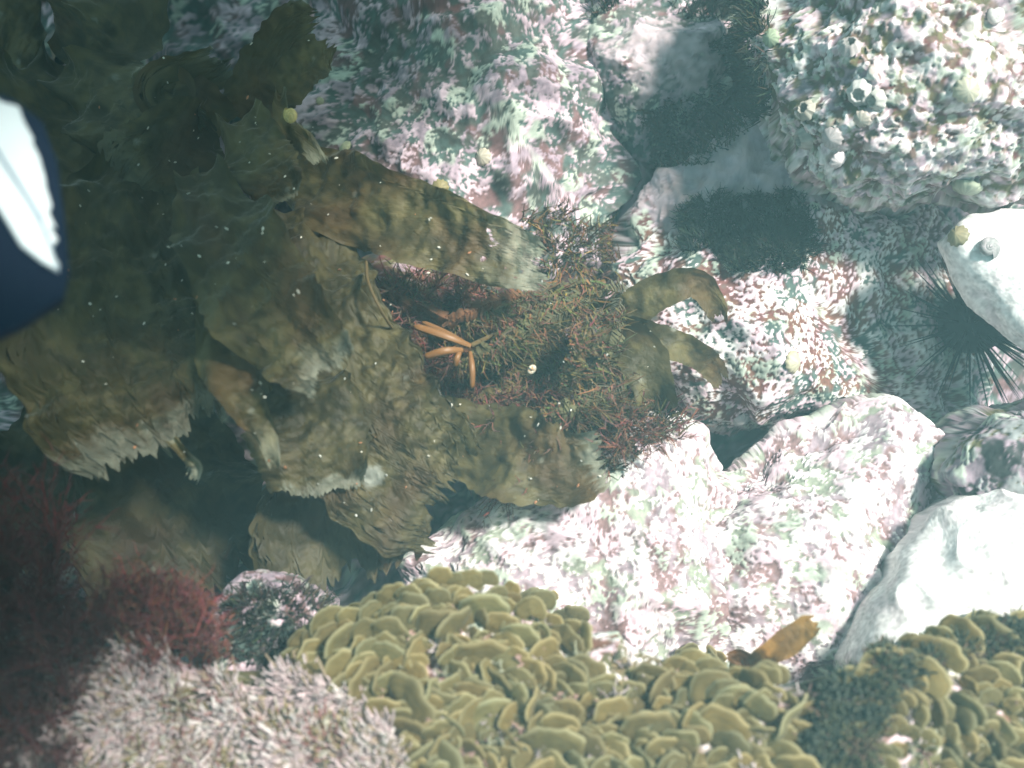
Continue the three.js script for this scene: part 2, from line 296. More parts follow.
rock('boulder', 'small dark boulder beside the olive weed under the kelp', { at: [272, 635], d: 0.99, bulge: 0.05, back: 0.2, seed: 91.1, style: 'mixed', grid: 120, lump: 0.02,
  outline: [[212, 645], [220, 605], [250, 578], [292, 582], [332, 622], [335, 690], [250, 710], [215, 690]] });
rock('reef_ledge', 'long foreground ledge overgrown with pale turf and olive weed', { at: [500, 800], d: 0.84, n: UPN(0.45), bulge: 0.05, back: 0.32, seed: 11.4, style: 'pale', tune: { bias: -0.14, gap: [C.olive, [0.16, 0.12, 0.06], C.rust] }, grid: 300, lump: 0.025, cat: 'rock ledge', soft: 3,
  outline: [[-300, 690], [-120, 630], [0, 640], [120, 650], [230, 672], [300, 650], [360, 600], [420, 572], [470, 590], [560, 606], [620, 635], [665, 668], [720, 690], [800, 702], [850, 694], [910, 650], [1024, 625], [1150, 610], [1300, 680], [1260, 960], [900, 1050], [400, 1060], [0, 1050], [-280, 960]] });

// ---------------------------------------------------------------- kelp
const KELP = [[0.072, 0.058, 0.019], [0.135, 0.112, 0.042], [0.105, 0.058, 0.020]], BLEACH = [0.30, 0.31, 0.24];
/* spine: [px, py, depth, half width in px]; a thin sheet whose crinkles, torn end and holes are its own shape */
function blade(spine, o = {}) {
  const seg = o.seg ?? 90, ac = o.across ?? 40, sd = o.seed ?? rnd() * 50;
  const cv = new THREE.CatmullRomCurve3(spine.map(([x, y, d]) => pt(x, y, d)), false, 'centripetal');
  const us = spine.map((_, i) => i / (spine.length - 1)), ws = spine.map(([, , d, w]) => w / FP * d);
  const wid = (s) => { const t = s * (spine.length - 1), i = Math.min(spine.length - 2, Math.floor(t)), f = t - i, g = f * f * (3 - 2 * f); return ws[i] * (1 - g) + ws[i + 1] * g; };
  const pos = [], col = [], uv = [], idx = [], keep = [];
  const len = cv.getLength();
  for (let i = 0; i <= seg; i++) for (let j = 0; j <= ac; j++) {
    const t = j / ac * 2 - 1; let s = i / seg;
    const tooth = Math.max(0, 0.5 + 1.1 * no(t * 1.7 + sd, 1.5, sd)) * 0.8 + Math.abs(no(t * (o.teeth ?? 9), 4.5, sd)) * 0.8 + Math.abs(no(t * 27, 8.5, sd)) * 0.35;
    const endS = 1 - (o.rag ?? 0.12) * tooth; s *= endS;
    const P = cv.getPoint(s), T = cv.getTangent(Math.min(0.999, s)).normalize();
    const view = EYE.clone().sub(P).normalize();
    let side = T.clone().cross(view).normalize(), nn = side.clone().cross(T).normalize();
    const roll = (o.roll ?? 0) + (o.twist ?? 0) * s;
    const S2 = side.clone().multiplyScalar(Math.cos(roll)).addScaledVector(nn, Math.sin(roll)), N2 = nn.clone().multiplyScalar(Math.cos(roll)).addScaledVector(side, -Math.sin(roll));
    const w = wid(s) * (1 + (o.edge ?? 0.16) * no(s * 5 + sd, t > 0 ? 3.3 : 8.8, 0.5) + (o.edge ?? 0.16) * 0.7 * no(s * 24 + sd, t > 0 ? 1.3 : 6.8, 0.5));
    const a = t * w, L = s * len;
    const h = (o.curl ?? 0.15) * (t * t - 0.4) * w + (o.ruffle ?? 0.012) * Math.abs(t) ** 2.2 * Math.sin(L * (o.freq ?? 75) + (t > 0 ? 1.9 : 0) + 3 * no(L * 12, t, sd))
      + 0.011 * (o.wrinkle ?? 1) * fbm(L * 22 + sd, a * 22, sd, 2) + (o.wrinkle ?? 1) * (0.005 * fbm(L * 85, a * 60 + sd, 2.2, 2) + 0.0013 * Math.abs(no(L * 60 + sd, a * 150, 5.2)));
    P.addScaledVector(S2, a).addScaledVector(N2, h);
    pos.push(P.x, P.y, P.z); uv.push(a / 0.05, L / 0.05);
    const n1 = fbm(L * 25 + sd, a * 25, 1.1, 3), n2 = fbm(L * 90, a * 90 + sd, 4.1, 2);
    let c = mix3(KELP[0], KELP[1], ss(-0.25, 0.3, n1 + 0.5 * n2)); c = mix3(c, KELP[2], 0.7 * ss(0.0, 0.35, fbm(L * 11, a * 11 + sd, 9.1, 2)));
    const tip = (o.pale ?? 0) * ss((o.paleFrom ?? 0.8), 0.98, s / endS + 0.18 * n1 + (o.paleSide ?? 0) * t);
    c = mix3(c, BLEACH, tip);
    if (o.spots) for (const [sx, sy, r] of o.spots) c = mix3(c, [0.42, 0.44, 0.38], 0.9 * ss(r, r * 0.5, Math.hypot(L / len - sx, (t - sy) * wid(s) / len) + 0.02 * n2));
    { const [sd2, sr] = cell(L * 60 + sd * 3, a * 60, 7.7); if (sr < 0.10) c = mix3(c, sr < 0.015 ? [0.35, 0.10, 0.05] : [0.34, 0.36, 0.30], (0.35 + 4 * sr) * ss(0.26, 0.12, sd2)); }
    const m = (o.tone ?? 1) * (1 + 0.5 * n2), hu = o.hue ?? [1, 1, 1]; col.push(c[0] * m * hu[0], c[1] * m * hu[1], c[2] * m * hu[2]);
    let hole = 0; if (o.holes) { const [hd, hr] = cell(L * 95 + sd, a * 95, 2.5); hole = hr < o.holes && hd < 0.34 && s > 0.7 && Math.abs(t) < 0.85 ? 1 : 0; }
    keep.push(hole);
  }
  for (let i = 0; i < seg; i++) for (let j = 0; j < ac; j++) { const a = i * (ac + 1) + j, b = a + 1, c = a + ac + 1, d = c + 1; if (keep[a] + keep[b] + keep[c] + keep[d] > 2) continue; idx.push(a, c, b, b, c, d); }
  return geo(pos, idx, col, uv);
}
function stipe(points, r0, r1) {
  const cv = new THREE.CatmullRomCurve3(points, false, 'centripetal'), n = 24, k = 8;
  const g = new THREE.TubeGeometry(cv, n, 1, k, false), p = g.attributes.position;
  for (let i = 0; i <= n; i++) { const c = cv.getPointAt(i / n), r = r0 + (r1 - r0) * i / n; for (let j = 0; j <= k; j++) { const q = i * (k + 1) + j; p.setXYZ(q, c.x + (p.getX(q) - c.x) * r, c.y + (p.getY(q) - c.y) * r, c.z + (p.getZ(q) - c.z) * r); } }
  g.computeVertexNormals(); return g;
}
const allKelp = [];
function kelp(name, label, root, blades, group) {
  const t = thing(name, label, 'kelp', group);
  allKelp.push(t);
  const h = hit(root[0], root[1]), foot = h ? h.p : pt(root[0], root[1], root[2] + 0.3), top = pt(root[0], root[1], root[2]);
  const mid = foot.clone().lerp(top, 0.55).add(V(0, 0.02, 0));
  t.add(mesh('stipe', stipe([foot.clone().addScaledVector(ray(root[0], root[1]), 0.02), mid, top], 0.009, 0.006), M.stem));
  for (const [sp, o] of blades) t.add(mesh('blade', blade(sp, o), M.kelp));
  return t;
}
kelp('kelp_plant', 'dark brown kelp filling the upper corner above the blue fin', [60, 60, 1.22], [
  [[[60, 60, 1.22, 20], [40, 110, 1.17, 70], [20, 180, 1.12, 80], [-10, 260, 1.1, 60]], { seed: 3.1, ruffle: 0.02 }],
  [[[60, 60, 1.2, 20], [100, 20, 1.22, 60], [90, -50, 1.25, 80], [60, -140, 1.28, 60]], { seed: 5.1, ruffle: 0.02 }],
  [[[40, 50, 1.22, 20], [0, 30, 1.2, 60], [-60, 30, 1.2, 70], [-140, 60, 1.2, 60]], { seed: 9.1, ruffle: 0.02 }],
  [[[60, 70, 1.19, 20], [110, 100, 1.14, 50], [160, 140, 1.12, 55], [200, 170, 1.12, 40]], { seed: 8.3, ruffle: 0.018, rag: 0.2 }],
]);
kelp('kelp_plant', 'brown kelp with upright blade and torn pale lobes by the yellow snail', [250, 110, 1.18], [
  [[[240, 120, 1.16, 20], [268, 80, 1.14, 36], [300, 45, 1.14, 38], [335, 22, 1.16, 26]], { seed: 13.1, rag: 0.2, tone: 1.25, curl: 0.3 }],
  [[[225, 130, 1.15, 22], [190, 105, 1.12, 34], [165, 92, 1.12, 30], [215, 68, 1.13, 22], [236, 56, 1.14, 10]], { seed: 17.1, rag: 0.2, tone: 1.3, pale: 0.4 }],
  [[[215, 125, 1.13, 25], [180, 145, 1.09, 45], [150, 170, 1.08, 50], [120, 200, 1.08, 40]], { seed: 19.1, rag: 0.25, pale: 0.35, paleFrom: 0.7 }],
  [[[240, 115, 1.12, 22], [255, 150, 1.07, 36], [275, 180, 1.05, 30], [292, 204, 1.05, 17]], { seed: 23.1, rag: 0.12, tone: 1.2, pale: 0.6, paleFrom: 0.88 }],
  [[[280, 92, 1.14, 4], [284, 120, 1.10, 9], [300, 138, 1.09, 11], [318, 158, 1.09, 8], [326, 168, 1.10, 4]], { seed: 29.1, rag: 0.2, tone: 1.5, pale: 0.7, paleFrom: 0.55, across: 16 }],
]);
kelp('kelp_plant', 'broad brown kelp with frayed pale tips drooping over the dark hollow', [170, 190, 1.12], [
  [[[150, 150, 1.12, 40], [130, 240, 1.03, 95], [125, 330, 0.98, 118], [150, 400, 0.96, 108], [185, 462, 0.97, 74]], { seed: 33.1, rag: 0.16, pale: 0.75, paleFrom: 0.86, seg: 140, across: 80, ruffle: 0.016, wrinkle: 1.5, teeth: 14 }],
  [[[200, 170, 1.06, 24], [225, 230, 0.99, 52], [265, 300, 0.94, 60], [305, 345, 0.92, 46], [340, 385, 0.92, 32]], { seed: 37.1, rag: 0.10, pale: 0.85, paleFrom: 0.84, seg: 120, across: 60, teeth: 16, tone: 1.15, wrinkle: 1.2 }],
  [[[215, 300, 0.99, 18], [222, 360, 0.95, 26], [248, 405, 0.93, 20], [268, 440, 0.93, 10], [277, 476, 0.94, 5]], { seed: 41.1, rag: 0.1, pale: 0.6, paleFrom: 0.6, across: 24, tone: 1.25 }],
  [[[172, 440, 0.955, 6], [185, 455, 0.95, 5], [194, 468, 0.95, 8], [188, 486, 0.955, 6]], { seed: 43.1, rag: 0.2, pale: 0.8, paleFrom: 0.3, across: 14, seg: 40, tone: 1.4 }],
]);
kelp('kelp_plant', 'large dark olive kelp blade with a whitish patch and fringed lower rim', [330, 230, 1.14], [
  [[[300, 210, 1.14, 40], [305, 300, 1.06, 74], [345, 400, 1.02, 86], [405, 470, 1.01, 84], [475, 520, 1.04, 50]], { seed: 47.1, rag: 0.14, seg: 150, across: 100, wrinkle: 1.5, ruffle: 0.01, tone: 1.0, spots: [[0.70, 0.30, 0.035]], curl: 0.1 }],
  [[[270, 300, 1.09, 30], [290, 380, 1.02, 56], [310, 440, 0.99, 58], [322, 500, 0.985, 46]], { seed: 53.1, rag: 0.08, teeth: 18, pale: 0.7, paleFrom: 0.95, tone: 0.85, seg: 110, across: 60 }],
  [[[360, 380, 1.12, 40], [350, 450, 1.08, 75], [340, 540, 1.05, 84], [350, 620, 1.03, 70]], { seed: 59.1, rag: 0.2, tone: 0.75, seg: 110, across: 60 }],
  [[[420, 420, 1.10, 30], [500, 450, 1.05, 50], [560, 468, 1.03, 40], [612, 455, 1.03, 26]], { seed: 63.1, rag: 0.12, pale: 0.7, paleFrom: 0.88, tone: 1.15 }],
]);
kelp('kelp_plant', 'slanting brown kelp blade ending in a bleached tip full of holes', [300, 185, 1.2], [
  [[[275, 160, 1.2, 25], [340, 195, 1.12, 44], [420, 225, 1.07, 42], [490, 250, 1.04, 34], [556, 272, 1.04, 24]], { seed: 67.1, rag: 0.10, pale: 0.85, paleFrom: 0.74, seg: 150, across: 60, holes: 0.5, tone: 1.15, ruffle: 0.008, edge: 0.1 }],
]);
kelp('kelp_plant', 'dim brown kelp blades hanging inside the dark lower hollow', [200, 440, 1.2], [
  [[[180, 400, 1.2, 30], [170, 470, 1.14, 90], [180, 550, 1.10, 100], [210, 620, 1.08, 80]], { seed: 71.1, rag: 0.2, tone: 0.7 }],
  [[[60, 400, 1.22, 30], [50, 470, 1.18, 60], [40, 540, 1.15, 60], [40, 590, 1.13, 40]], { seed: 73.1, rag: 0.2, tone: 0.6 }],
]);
kelp('strap_kelp', 'olive strap weed arching over the red and white speckled boulder', [600, 330, 1.16], [
  [[[595, 320, 1.15, 20], [630, 310, 1.12, 20], [662, 290, 1.11, 17], [694, 283, 1.11, 15], [714, 304, 1.13, 12], [722, 330, 1.15, 6]], { seed: 79.1, rag: 0.1, tone: 1.25, curl: 0.5, ruffle: 0.006, across: 24, wrinkle: 0.5 }],
  [[[610, 330, 1.14, 16], [650, 338, 1.12, 17], [684, 348, 1.13, 15], [712, 366, 1.15, 13], [724, 388, 1.17, 7]], { seed: 83.1, rag: 0.1, tone: 1.2, curl: 0.5, ruffle: 0.006, across: 24, wrinkle: 0.5 }],
  [[[605, 330, 1.12, 20], [640, 355, 1.09, 26], [655, 390, 1.09, 20], [664, 420, 1.12, 14], [690, 440, 1.14, 12], [702, 452, 1.15, 6]], { seed: 89.1, rag: 0.15, tone: 1.25, curl: 0.4, ruffle: 0.008, across: 24, wrinkle: 0.5 }],
]);

// unseen kelp canopy added out of frame to keep the left side in shade
function canopy(label, foot, crown, leaves, seed) {
  reseed(seed);
  const t = thing('shade_kelp', label, 'kelp', 'unseen tall kelp added for shade');
  const f = V(foot[0], floorY(foot[0], foot[1]) - 0.02, foot[1]), c = V(...crown);
  t.add(mesh('stipe', stipe([f, f.clone().lerp(c, 0.4).add(V(-0.08, 0.1, 0)), f.clone().lerp(c, 0.8).add(V(-0.03, 0.08, 0)), c], 0.016, 0.010), M.stem));
  for (const [dx, dy, dz, w] of leaves) {
    const e = c.clone().add(V(dx, dy, dz)), m = c.clone().lerp(e, 0.5).add(V(0, 0.06, 0)), P = [c, m, e].map(toPxSafe);
    const pts = [c, c.clone().lerp(m, 0.6), m, e], n = 50, ac = 14, cv = new THREE.CatmullRomCurve3(pts), pos = [], col = [], idx = [], sd = rnd() * 40;
    for (let i = 0; i <= n; i++) for (let j = 0; j <= ac; j++) {
      const s = i / n, u = j / ac * 2 - 1, p = cv.getPoint(s), T = cv.getTangent(s), side = T.clone().cross(V(0, 1, 0)).normalize();
      const ww = w * Math.pow(Math.sin(Math.PI * (0.06 + 0.9 * s)), 0.6) * (1 + 0.25 * no(s * 14 + sd, u > 0 ? 2 : 7, 1));
      p.addScaledVector(side, u * ww); p.y += 0.03 * Math.abs(u) * Math.sin(s * 30 + sd + u * 2) + 0.02 * no(s * 20, u * 3, sd);
      pos.push(p.x, p.y, p.z); const q = 0.8 + 0.8 * no(s * 9, u * 4, sd); const k = mix3(KELP[0], KELP[1], 0.5 + 0.5 * no(s * 5, u * 2, sd + 4)); col.push(k[0] * q, k[1] * q, k[2] * q);
    }
    for (let i = 0; i < n; i++) for (let j = 0; j < ac; j++) { const a = i * (ac + 1) + j, b = a + 1, d = a + ac + 1; idx.push(a, d, b, b, d, d + 1); }
    t.add(mesh('blade', geo(pos, idx, col, pos.flatMap((_, i) => i % 3 ? [] : [pos[i] * 20, pos[i + 2] * 20])), M.kelp));
  }
}
function toPxSafe(p) { return toPx(p); }
// where the sun's path through a point of the reef crosses the given height
const sunAt = (p, y) => p.clone().addScaledVector(SUN, (y - p.y) / SUN.y);
const finSun = (y) => sunAt(pt(28, 195, 0.62), y);
function overhead(label, foot, seen, y, n, len, w, gap, seed) { // level blades all round, with a gap shaped so sun reaches the fin
  const c = sunAt(pt(...seen), y), f = finSun(y), a0 = Math.atan2(-(f.z - c.z), f.x - c.x); reseed(seed);
  const leaves = Array.from({ length: n }, (_, i) => { const a = a0 + gap + (2 * Math.PI - 2 * gap) * i / (n - 1), l = len * rr(0.85, 1.12); return [Math.cos(a) * l, rr(-0.05, 0.05), -Math.sin(a) * l, w * rr(0.85, 1.15)]; });
  canopy(label, foot, [c.x, c.y, c.z], leaves, seed);
}
overhead('unseen tall kelp with broad level blades added to shade the drooping kelp', [-1.25, -0.85], [-70, 330, 1.0], 1.66, 14, 0.40, 0.09, 0.80, 5);
overhead('unseen tall kelp with level blades added to shade the upper kelp corner', [-1.15, -1.75], [125, 40, 1.3], 1.60, 16, 0.48, 0.10, 0.1, 6);
overhead('unseen tall kelp with level blades added to shade the red bushes', [-1.3, -0.2], [-330, 600, 0.9], 1.70, 14, 0.42, 0.10, 0.60, 7);

// ---------------------------------------------------------------- feathery weeds in the middle
function feather(sp, wpx, seed, tone, toothed = 1) {
  const cv = new THREE.CatmullRomCurve3(sp.map(([x, y, d]) => pt(x, y, d)), false, 'centripetal');
  const L = cv.getLength(), n = Math.round(L / 0.0026), pos = [], col = [], idx = [];
  const d0 = sp[0][2], w0 = 0.85 * wpx / FP * d0;
  for (let i = 0; i <= n; i++) {
    const s = i / n, P = cv.getPointAt(s), T = cv.getTangentAt(s), view = EYE.clone().sub(P).normalize();
    const side = T.clone().cross(view).normalize(), up = side.clone().cross(T).normalize();
    const w = w0 * Math.pow(Math.sin(Math.PI * Math.min(0.97, 0.12 + 0.85 * s)), 0.55);
    for (const sg of [-1, 1]) {
      const base = pos.length / 3, ang = 0.4 + 0.3 * no(s * 20, sg, seed) + 0.3 * no(i * 0.7, sg * 2, seed), ln = w * (0.8 + 0.9 * no(i * 0.9, sg * 3, seed) + 0.3 * no(i * 0.13, sg * 5, seed));
      const D = side.clone().multiplyScalar(sg * Math.cos(ang)).addScaledVector(T, Math.sin(ang)).normalize(), hw = 0.0017;
      for (let k = 0; k <= 4; k++) {
        const f = k / 4, q = P.clone().addScaledVector(D, ln * f).addScaledVector(up, 0.35 * ln * f * f * -1 + 0.004 * (1 - f) + 0.002 * no(i, k, seed));
        const ww = hw * (0.75 + 0.8 * f) * (k === 4 ? 0.45 : 1);
        for (const e of [-1, 1]) { const r = q.clone().addScaledVector(T, e * ww).addScaledVector(up, e * 0.0008); pos.push(r.x, r.y, r.z); const c = mix3([0.085, 0.070, 0.028], [0.15, 0.13, 0.06], 0.5 + 0.8 * no(i * 0.21, k * 0.4, seed + 9)).map((v, z) => v * tone[z] * (1 + 0.5 * no(i * 0.7, k * 0.5, seed + z * 0.01))); col.push(...c); }
        if (k < 4) { const a = base + k * 2; idx.push(a, a + 1, a + 2, a + 1, a + 3, a + 2); }
      }
    }
    // midrib piece
    const b = pos.length / 3; for (const e of [-1, 0, 1]) { const r = P.clone().addScaledVector(side, e * 0.0009).addScaledVector(up, e ? 0.003 : 0.0042); pos.push(r.x, r.y, r.z); col.push(0.09 * tone[0], 0.06 * tone[1], 0.025 * tone[2]); }
    if (i < n) { const stride = 2 * 10 + 3; idx.push(b, b + stride, b + 1, b + 1, b + stride, b + stride + 1, b + 1, b + stride + 1, b + 2, b + 2, b + stride + 1, b + stride + 2); }
  }
  return geo(pos, idx, col);
}
{
  const olive = [1.15, 1.25, 1.3], red = [1.7, 0.85, 0.8], gold = [1.4, 1.2, 0.9];
  const t = thing('feather_weed', 'clump of olive feathery seaweed fronds beside the orange stems', 'seaweed');
  const D = 1.095;
  const fr = [
    [[[560, 285, D + 0.03], [520, 300, D], [475, 318, D - 0.01], [445, 335, D]], 15, olive, 1],
    [[[590, 300, D + 0.02], [545, 322, D - 0.015], [505, 345, D - 0.03], [462, 366, D - 0.02]], 18, olive, 2],
    [[[600, 310, D], [590, 330, D - 0.03], [580, 355, D - 0.04], [572, 385, D - 0.03]], 15, gold, 3],
    [[[628, 375, D + 0.01], [605, 398, D - 0.03], [570, 412, D - 0.04], [535, 418, D - 0.02]], 20, olive, 4],
    [[[620, 300, D + 0.02], [612, 330, D - 0.01], [604, 362, D - 0.01], [590, 395, D]], 16, olive, 5],
    [[[600, 292, D + 0.03], [560, 306, D + 0.01], [525, 330, D], [495, 340, D]], 15, olive, 6],
    [[[640, 340, D + 0.03], [632, 380, D + 0.01], [612, 415, D + 0.01], [590, 440, D + 0.02]], 16, olive, 7],
    [[[605, 420, D + 0.02], [570, 432, D], [530, 440, D], [500, 450, D + 0.01]], 15, gold, 8],
    [[[640, 300, D + 0.06], [610, 290, D + 0.03], [580, 285, D + 0.03], [555, 292, D + 0.03]], 14, olive, 9],
    [[[590, 345, D + 0.03], [560, 375, D + 0.02], [535, 395, D + 0.02], [510, 400, D + 0.03]], 18, olive, 12],
    [[[560, 330, D + 0.04], [530, 370, D + 0.04], [500, 395, D + 0.03], [470, 400, D + 0.03]], 18, gold, 13],
  ];
  for (const [sp, w, tone, s] of fr) { const g = feather(sp, w, s * 3.3, tone); splat(g, 0); t.add(mesh('frond', g, M.thin)); }
  const h = hit(600, 320); t.add(mesh('stipe', stipe([h.p, h.p.clone().lerp(pt(600, 315, D + 0.02), 0.6), pt(600, 312, D + 0.01)], 0.006, 0.004), M.stem));
  put(t);
  const t2 = thing('feather_weed', 'reddish brown feathery fronds above the orange stems', 'seaweed');
  for (const [sp, w, s] of [[[[540, 296, D + 0.01], [500, 300, D - 0.01], [470, 312, D - 0.02], [446, 326, D - 0.01]], 12, 21], [[[520, 320, D + 0.02], [490, 325, D], [455, 322, D], [420, 305, D + 0.02]], 11, 22], [[[500, 335, D + 0.03], [450, 330, D + 0.03], [415, 310, D + 0.03], [385, 288, D + 0.04]], 12, 23], [[[495, 350, D + 0.03], [450, 352, D + 0.03], [415, 345, D + 0.03], [385, 335, D + 0.04]], 12, 24]])
    t2.add(mesh('frond', feather(sp, w, s * 2.1, red), M.thin));
  const h2 = hit(530, 310); t2.add(mesh('stipe', stipe([h2.p, h2.p.clone().lerp(pt(530, 308, D + 0.03), 0.6), pt(530, 306, D + 0.01)], 0.005, 0.003), M.stem));
  put(t2);
  // orange stems
  const o = thing('orange_stem_weed', 'bunch of smooth orange stems spreading out of the feathery weed', 'seaweed');
  const J = [470, 346, D - 0.045];
  for (const [pts, r] of [[[J, [450, 338, D - 0.055], [414, 326, D - 0.05]], 0.0058], [[J, [448, 334, D - 0.04], [422, 322, D - 0.03]], 0.0042], [[[462, 350, D - 0.05], [445, 351, D - 0.06], [424, 357, D - 0.055]], 0.0055], [[[460, 351, D - 0.05], [457, 358, D - 0.055], [455, 366, D - 0.05]], 0.0042], [[[470, 352, D - 0.045], [472, 368, D - 0.055], [472, 388, D - 0.05]], 0.0042]]) {
    const cv = new THREE.CatmullRomCurve3(pts.map((q) => pt(...q))), g = new THREE.TubeGeometry(cv, 16, 1, 8), p = g.attributes.position;
    for (let i = 0; i <= 16; i++) { const c = cv.getPointAt(i / 16), s = i / 16, q = 0.68 * r * (0.5 + 0.55 * Math.sin(Math.PI * (0.10 + 0.72 * s))) * (s > 0.97 ? 0.3 : 1); for (let j = 0; j <= 8; j++) { const e = i * 9 + j; p.setXYZ(e, c.x + (p.getX(e) - c.x) * q, c.y + (p.getY(e) - c.y) * q, c.z + (p.getZ(e) - c.z) * q); } }
    g.computeVertexNormals(); o.add(mesh('stem', g, M.orange));
  }
  o.add(mesh('stipe', stipe([h2.p, h2.p.clone().lerp(pt(480, 345, D), 0.6), pt(...J)], 0.0025, 0.0025), M.stem));
  put(o);
  thingMesh('weed_strand', stipe([pt(366, 262, 1.06), pt(368, 282, 1.03), pt(378, 305, 1.02), pt(390, 325, 1.04), pt(400, 335, 1.08)], 0.0018, 0.0012), M.stem, 'thin orange strand of weed curving along the kelp blade edge', 'seaweed');
}

/* branched filament tuft merged into one mesh */
function bush(seed, n, len, rad, col, spread = 0.9, sub = 3) {
  reseed(seed);
  const pos = [], cl = [], idx = [];
  const strand = (a, dir, L, w, depth) => {
    const k = 4; let p = a.clone(), d = dir.clone(); const side = V(gauss(), gauss(), gauss()).cross(d).normalize(), c = col.map((v) => v * rr(0.6, 1.5)); const nodes = [];
    const b = pos.length / 3;
    for (let i = 0; i <= k; i++) {
      const ww = w * (1 - 0.75 * i / k); for (const e of [-1, 1]) { pos.push(p.x + side.x * e * ww, p.y + side.y * e * ww, p.z + side.z * e * ww); cl.push(...c); }
      if (i < k) { const q = b + i * 2; idx.push(q, q + 1, q + 2, q + 1, q + 3, q + 2); }
      nodes.push([p.clone(), d.clone()]); d.add(V(gauss(), gauss(), gauss()).multiplyScalar(0.22)).normalize(); p.addScaledVector(d, L / k);
    }
    if (depth > 0) for (let i = 1; i <= k; i++) for (let q = 0; q < (depth > 1 ? sub : 2); q++) { const nd = nodes[i][1].clone().add(V(gauss(), gauss(), gauss()).multiplyScalar(0.9)).normalize(); strand(nodes[i][0], nd, L * rr(0.3, 0.5), w * 0.7, depth - 1); }
  };
  for (let i = 0; i < n; i++) { const d = V(gauss() * spread, 1, gauss() * spread).normalize(); strand(V(gauss() * rad, 0, gauss() * rad), d, len * rr(0.7, 1.2), 0.0011, 2); }
  return geo(pos, idx, cl);
}
function place(o, px, py, turn = 0, lift = 0, dflt = 1.1, tilt) {
  const h = hit(px, py), n = h ? h.n.clone().normalize() : V(0, 1, 0);
  if (tilt) n.add(V(...tilt)).normalize();
  o.position.copy(h ? h.p : pt(px, py, dflt)).addScaledVector(n, lift);
  o.quaternion.setFromUnitVectors(V(0, 1, 0), n).multiply(new THREE.Quaternion().setFromAxisAngle(V(0, 1, 0), turn));
  return o;
}
{
  const red = [0.14, 0.06, 0.042], tufts = [
    [438, 395, 'fine pinkish red weed below the orange stems beside the kelp rim'], [470, 425, 'fine red branching weed between kelp rim and olive fronds'], [520, 440, 'fine red branching weed under the lowest olive frond'],
    [390, 300, 'fine red weed in the hollow at the end of the orange strand'], [410, 345, 'fine red weed behind the tips of the orange stems'], [440, 295, 'fine red weed under the slanting kelp blade'], [500, 400, 'fine red weed beside the white and orange snail'],
    [550, 455, 'fine red weed low on the reddish brown boulder'], [490, 295, 'fine red weed under the bleached holed kelp tip'], [455, 365, 'fine red weed growing through the orange stems'], [625, 430, 'dark red weed tuft at the foot of the olive strap weed']];
  tufts.forEach(([x, y, l], i) => {
    const o = mesh(numbered('red_weed'), bush(100 + i, 9, 0.055, 0.012, red, 0.9), M.turf); tag(o, l, 'seaweed', 'fine red weeds');
    place(o, x, y, i * 2.1, -0.002, 1.15, [0.1 - 0.05 * (i % 5), 0.3, 0.7]); put(o);
  });
}

// ---------------------------------------------------------------- dark fuzzy weed on the speckled boulder, golden weed round it
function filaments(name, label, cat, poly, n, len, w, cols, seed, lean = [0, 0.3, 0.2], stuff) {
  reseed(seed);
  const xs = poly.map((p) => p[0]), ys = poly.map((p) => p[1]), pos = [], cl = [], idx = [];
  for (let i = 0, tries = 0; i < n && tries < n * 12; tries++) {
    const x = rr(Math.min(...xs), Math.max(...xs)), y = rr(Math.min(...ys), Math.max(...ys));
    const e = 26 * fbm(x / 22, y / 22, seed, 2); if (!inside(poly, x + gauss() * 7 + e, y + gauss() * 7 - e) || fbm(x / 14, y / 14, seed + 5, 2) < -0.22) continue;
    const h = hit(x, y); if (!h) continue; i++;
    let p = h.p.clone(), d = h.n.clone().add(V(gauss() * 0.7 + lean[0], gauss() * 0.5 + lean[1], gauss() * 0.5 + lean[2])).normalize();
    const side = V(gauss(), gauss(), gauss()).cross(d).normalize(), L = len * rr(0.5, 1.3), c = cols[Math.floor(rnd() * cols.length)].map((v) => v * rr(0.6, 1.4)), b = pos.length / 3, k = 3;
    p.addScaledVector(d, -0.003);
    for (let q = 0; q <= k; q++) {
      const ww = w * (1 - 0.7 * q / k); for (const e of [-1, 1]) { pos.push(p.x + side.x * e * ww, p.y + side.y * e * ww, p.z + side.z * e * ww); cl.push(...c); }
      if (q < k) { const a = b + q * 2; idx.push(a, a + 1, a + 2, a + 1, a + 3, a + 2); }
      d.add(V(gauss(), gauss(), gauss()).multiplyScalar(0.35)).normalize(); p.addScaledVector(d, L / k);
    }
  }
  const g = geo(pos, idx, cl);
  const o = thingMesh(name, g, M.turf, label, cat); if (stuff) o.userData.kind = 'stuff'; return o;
}
filaments('dark_weed', 'blackish green fuzzy weed mat on the speckled boulder', 'seaweed', [[678, 208], [700, 196], [735, 194], [765, 190], [795, 200], [820, 220], [822, 246], [800, 264], [772, 272], [738, 268], [706, 258], [695, 240], [678, 228]], 6500, 0.015, 0.0010, [[0.012, 0.022, 0.018], [0.02, 0.03, 0.02], [0.03, 0.035, 0.018]], 9);
filaments('dark_weed', 'dark brownish weed added to darken the shaded gap behind the small wedged boulder', 'seaweed', [[590, -40], [765, -40], [762, 60], [770, 110], [745, 130], [732, 90], [728, 30], [690, -4], [640, -14], [596, 10]], 4200, 0.020, 0.0011, [[0.022, 0.03, 0.022], [0.05, 0.04, 0.02], [0.03, 0.035, 0.02]], 17);  // dark filaments stand in for the shade under the overhang
filaments('golden_weed', 'short golden brown weed on the pink boulder beside the holed kelp tip', 'seaweed', [[520, 215], [560, 205], [620, 225], [612, 285], [580, 300], [550, 270]], 900, 0.020, 0.0011, [[0.16, 0.10, 0.03], [0.20, 0.13, 0.05], [0.10, 0.05, 0.03]], 10);
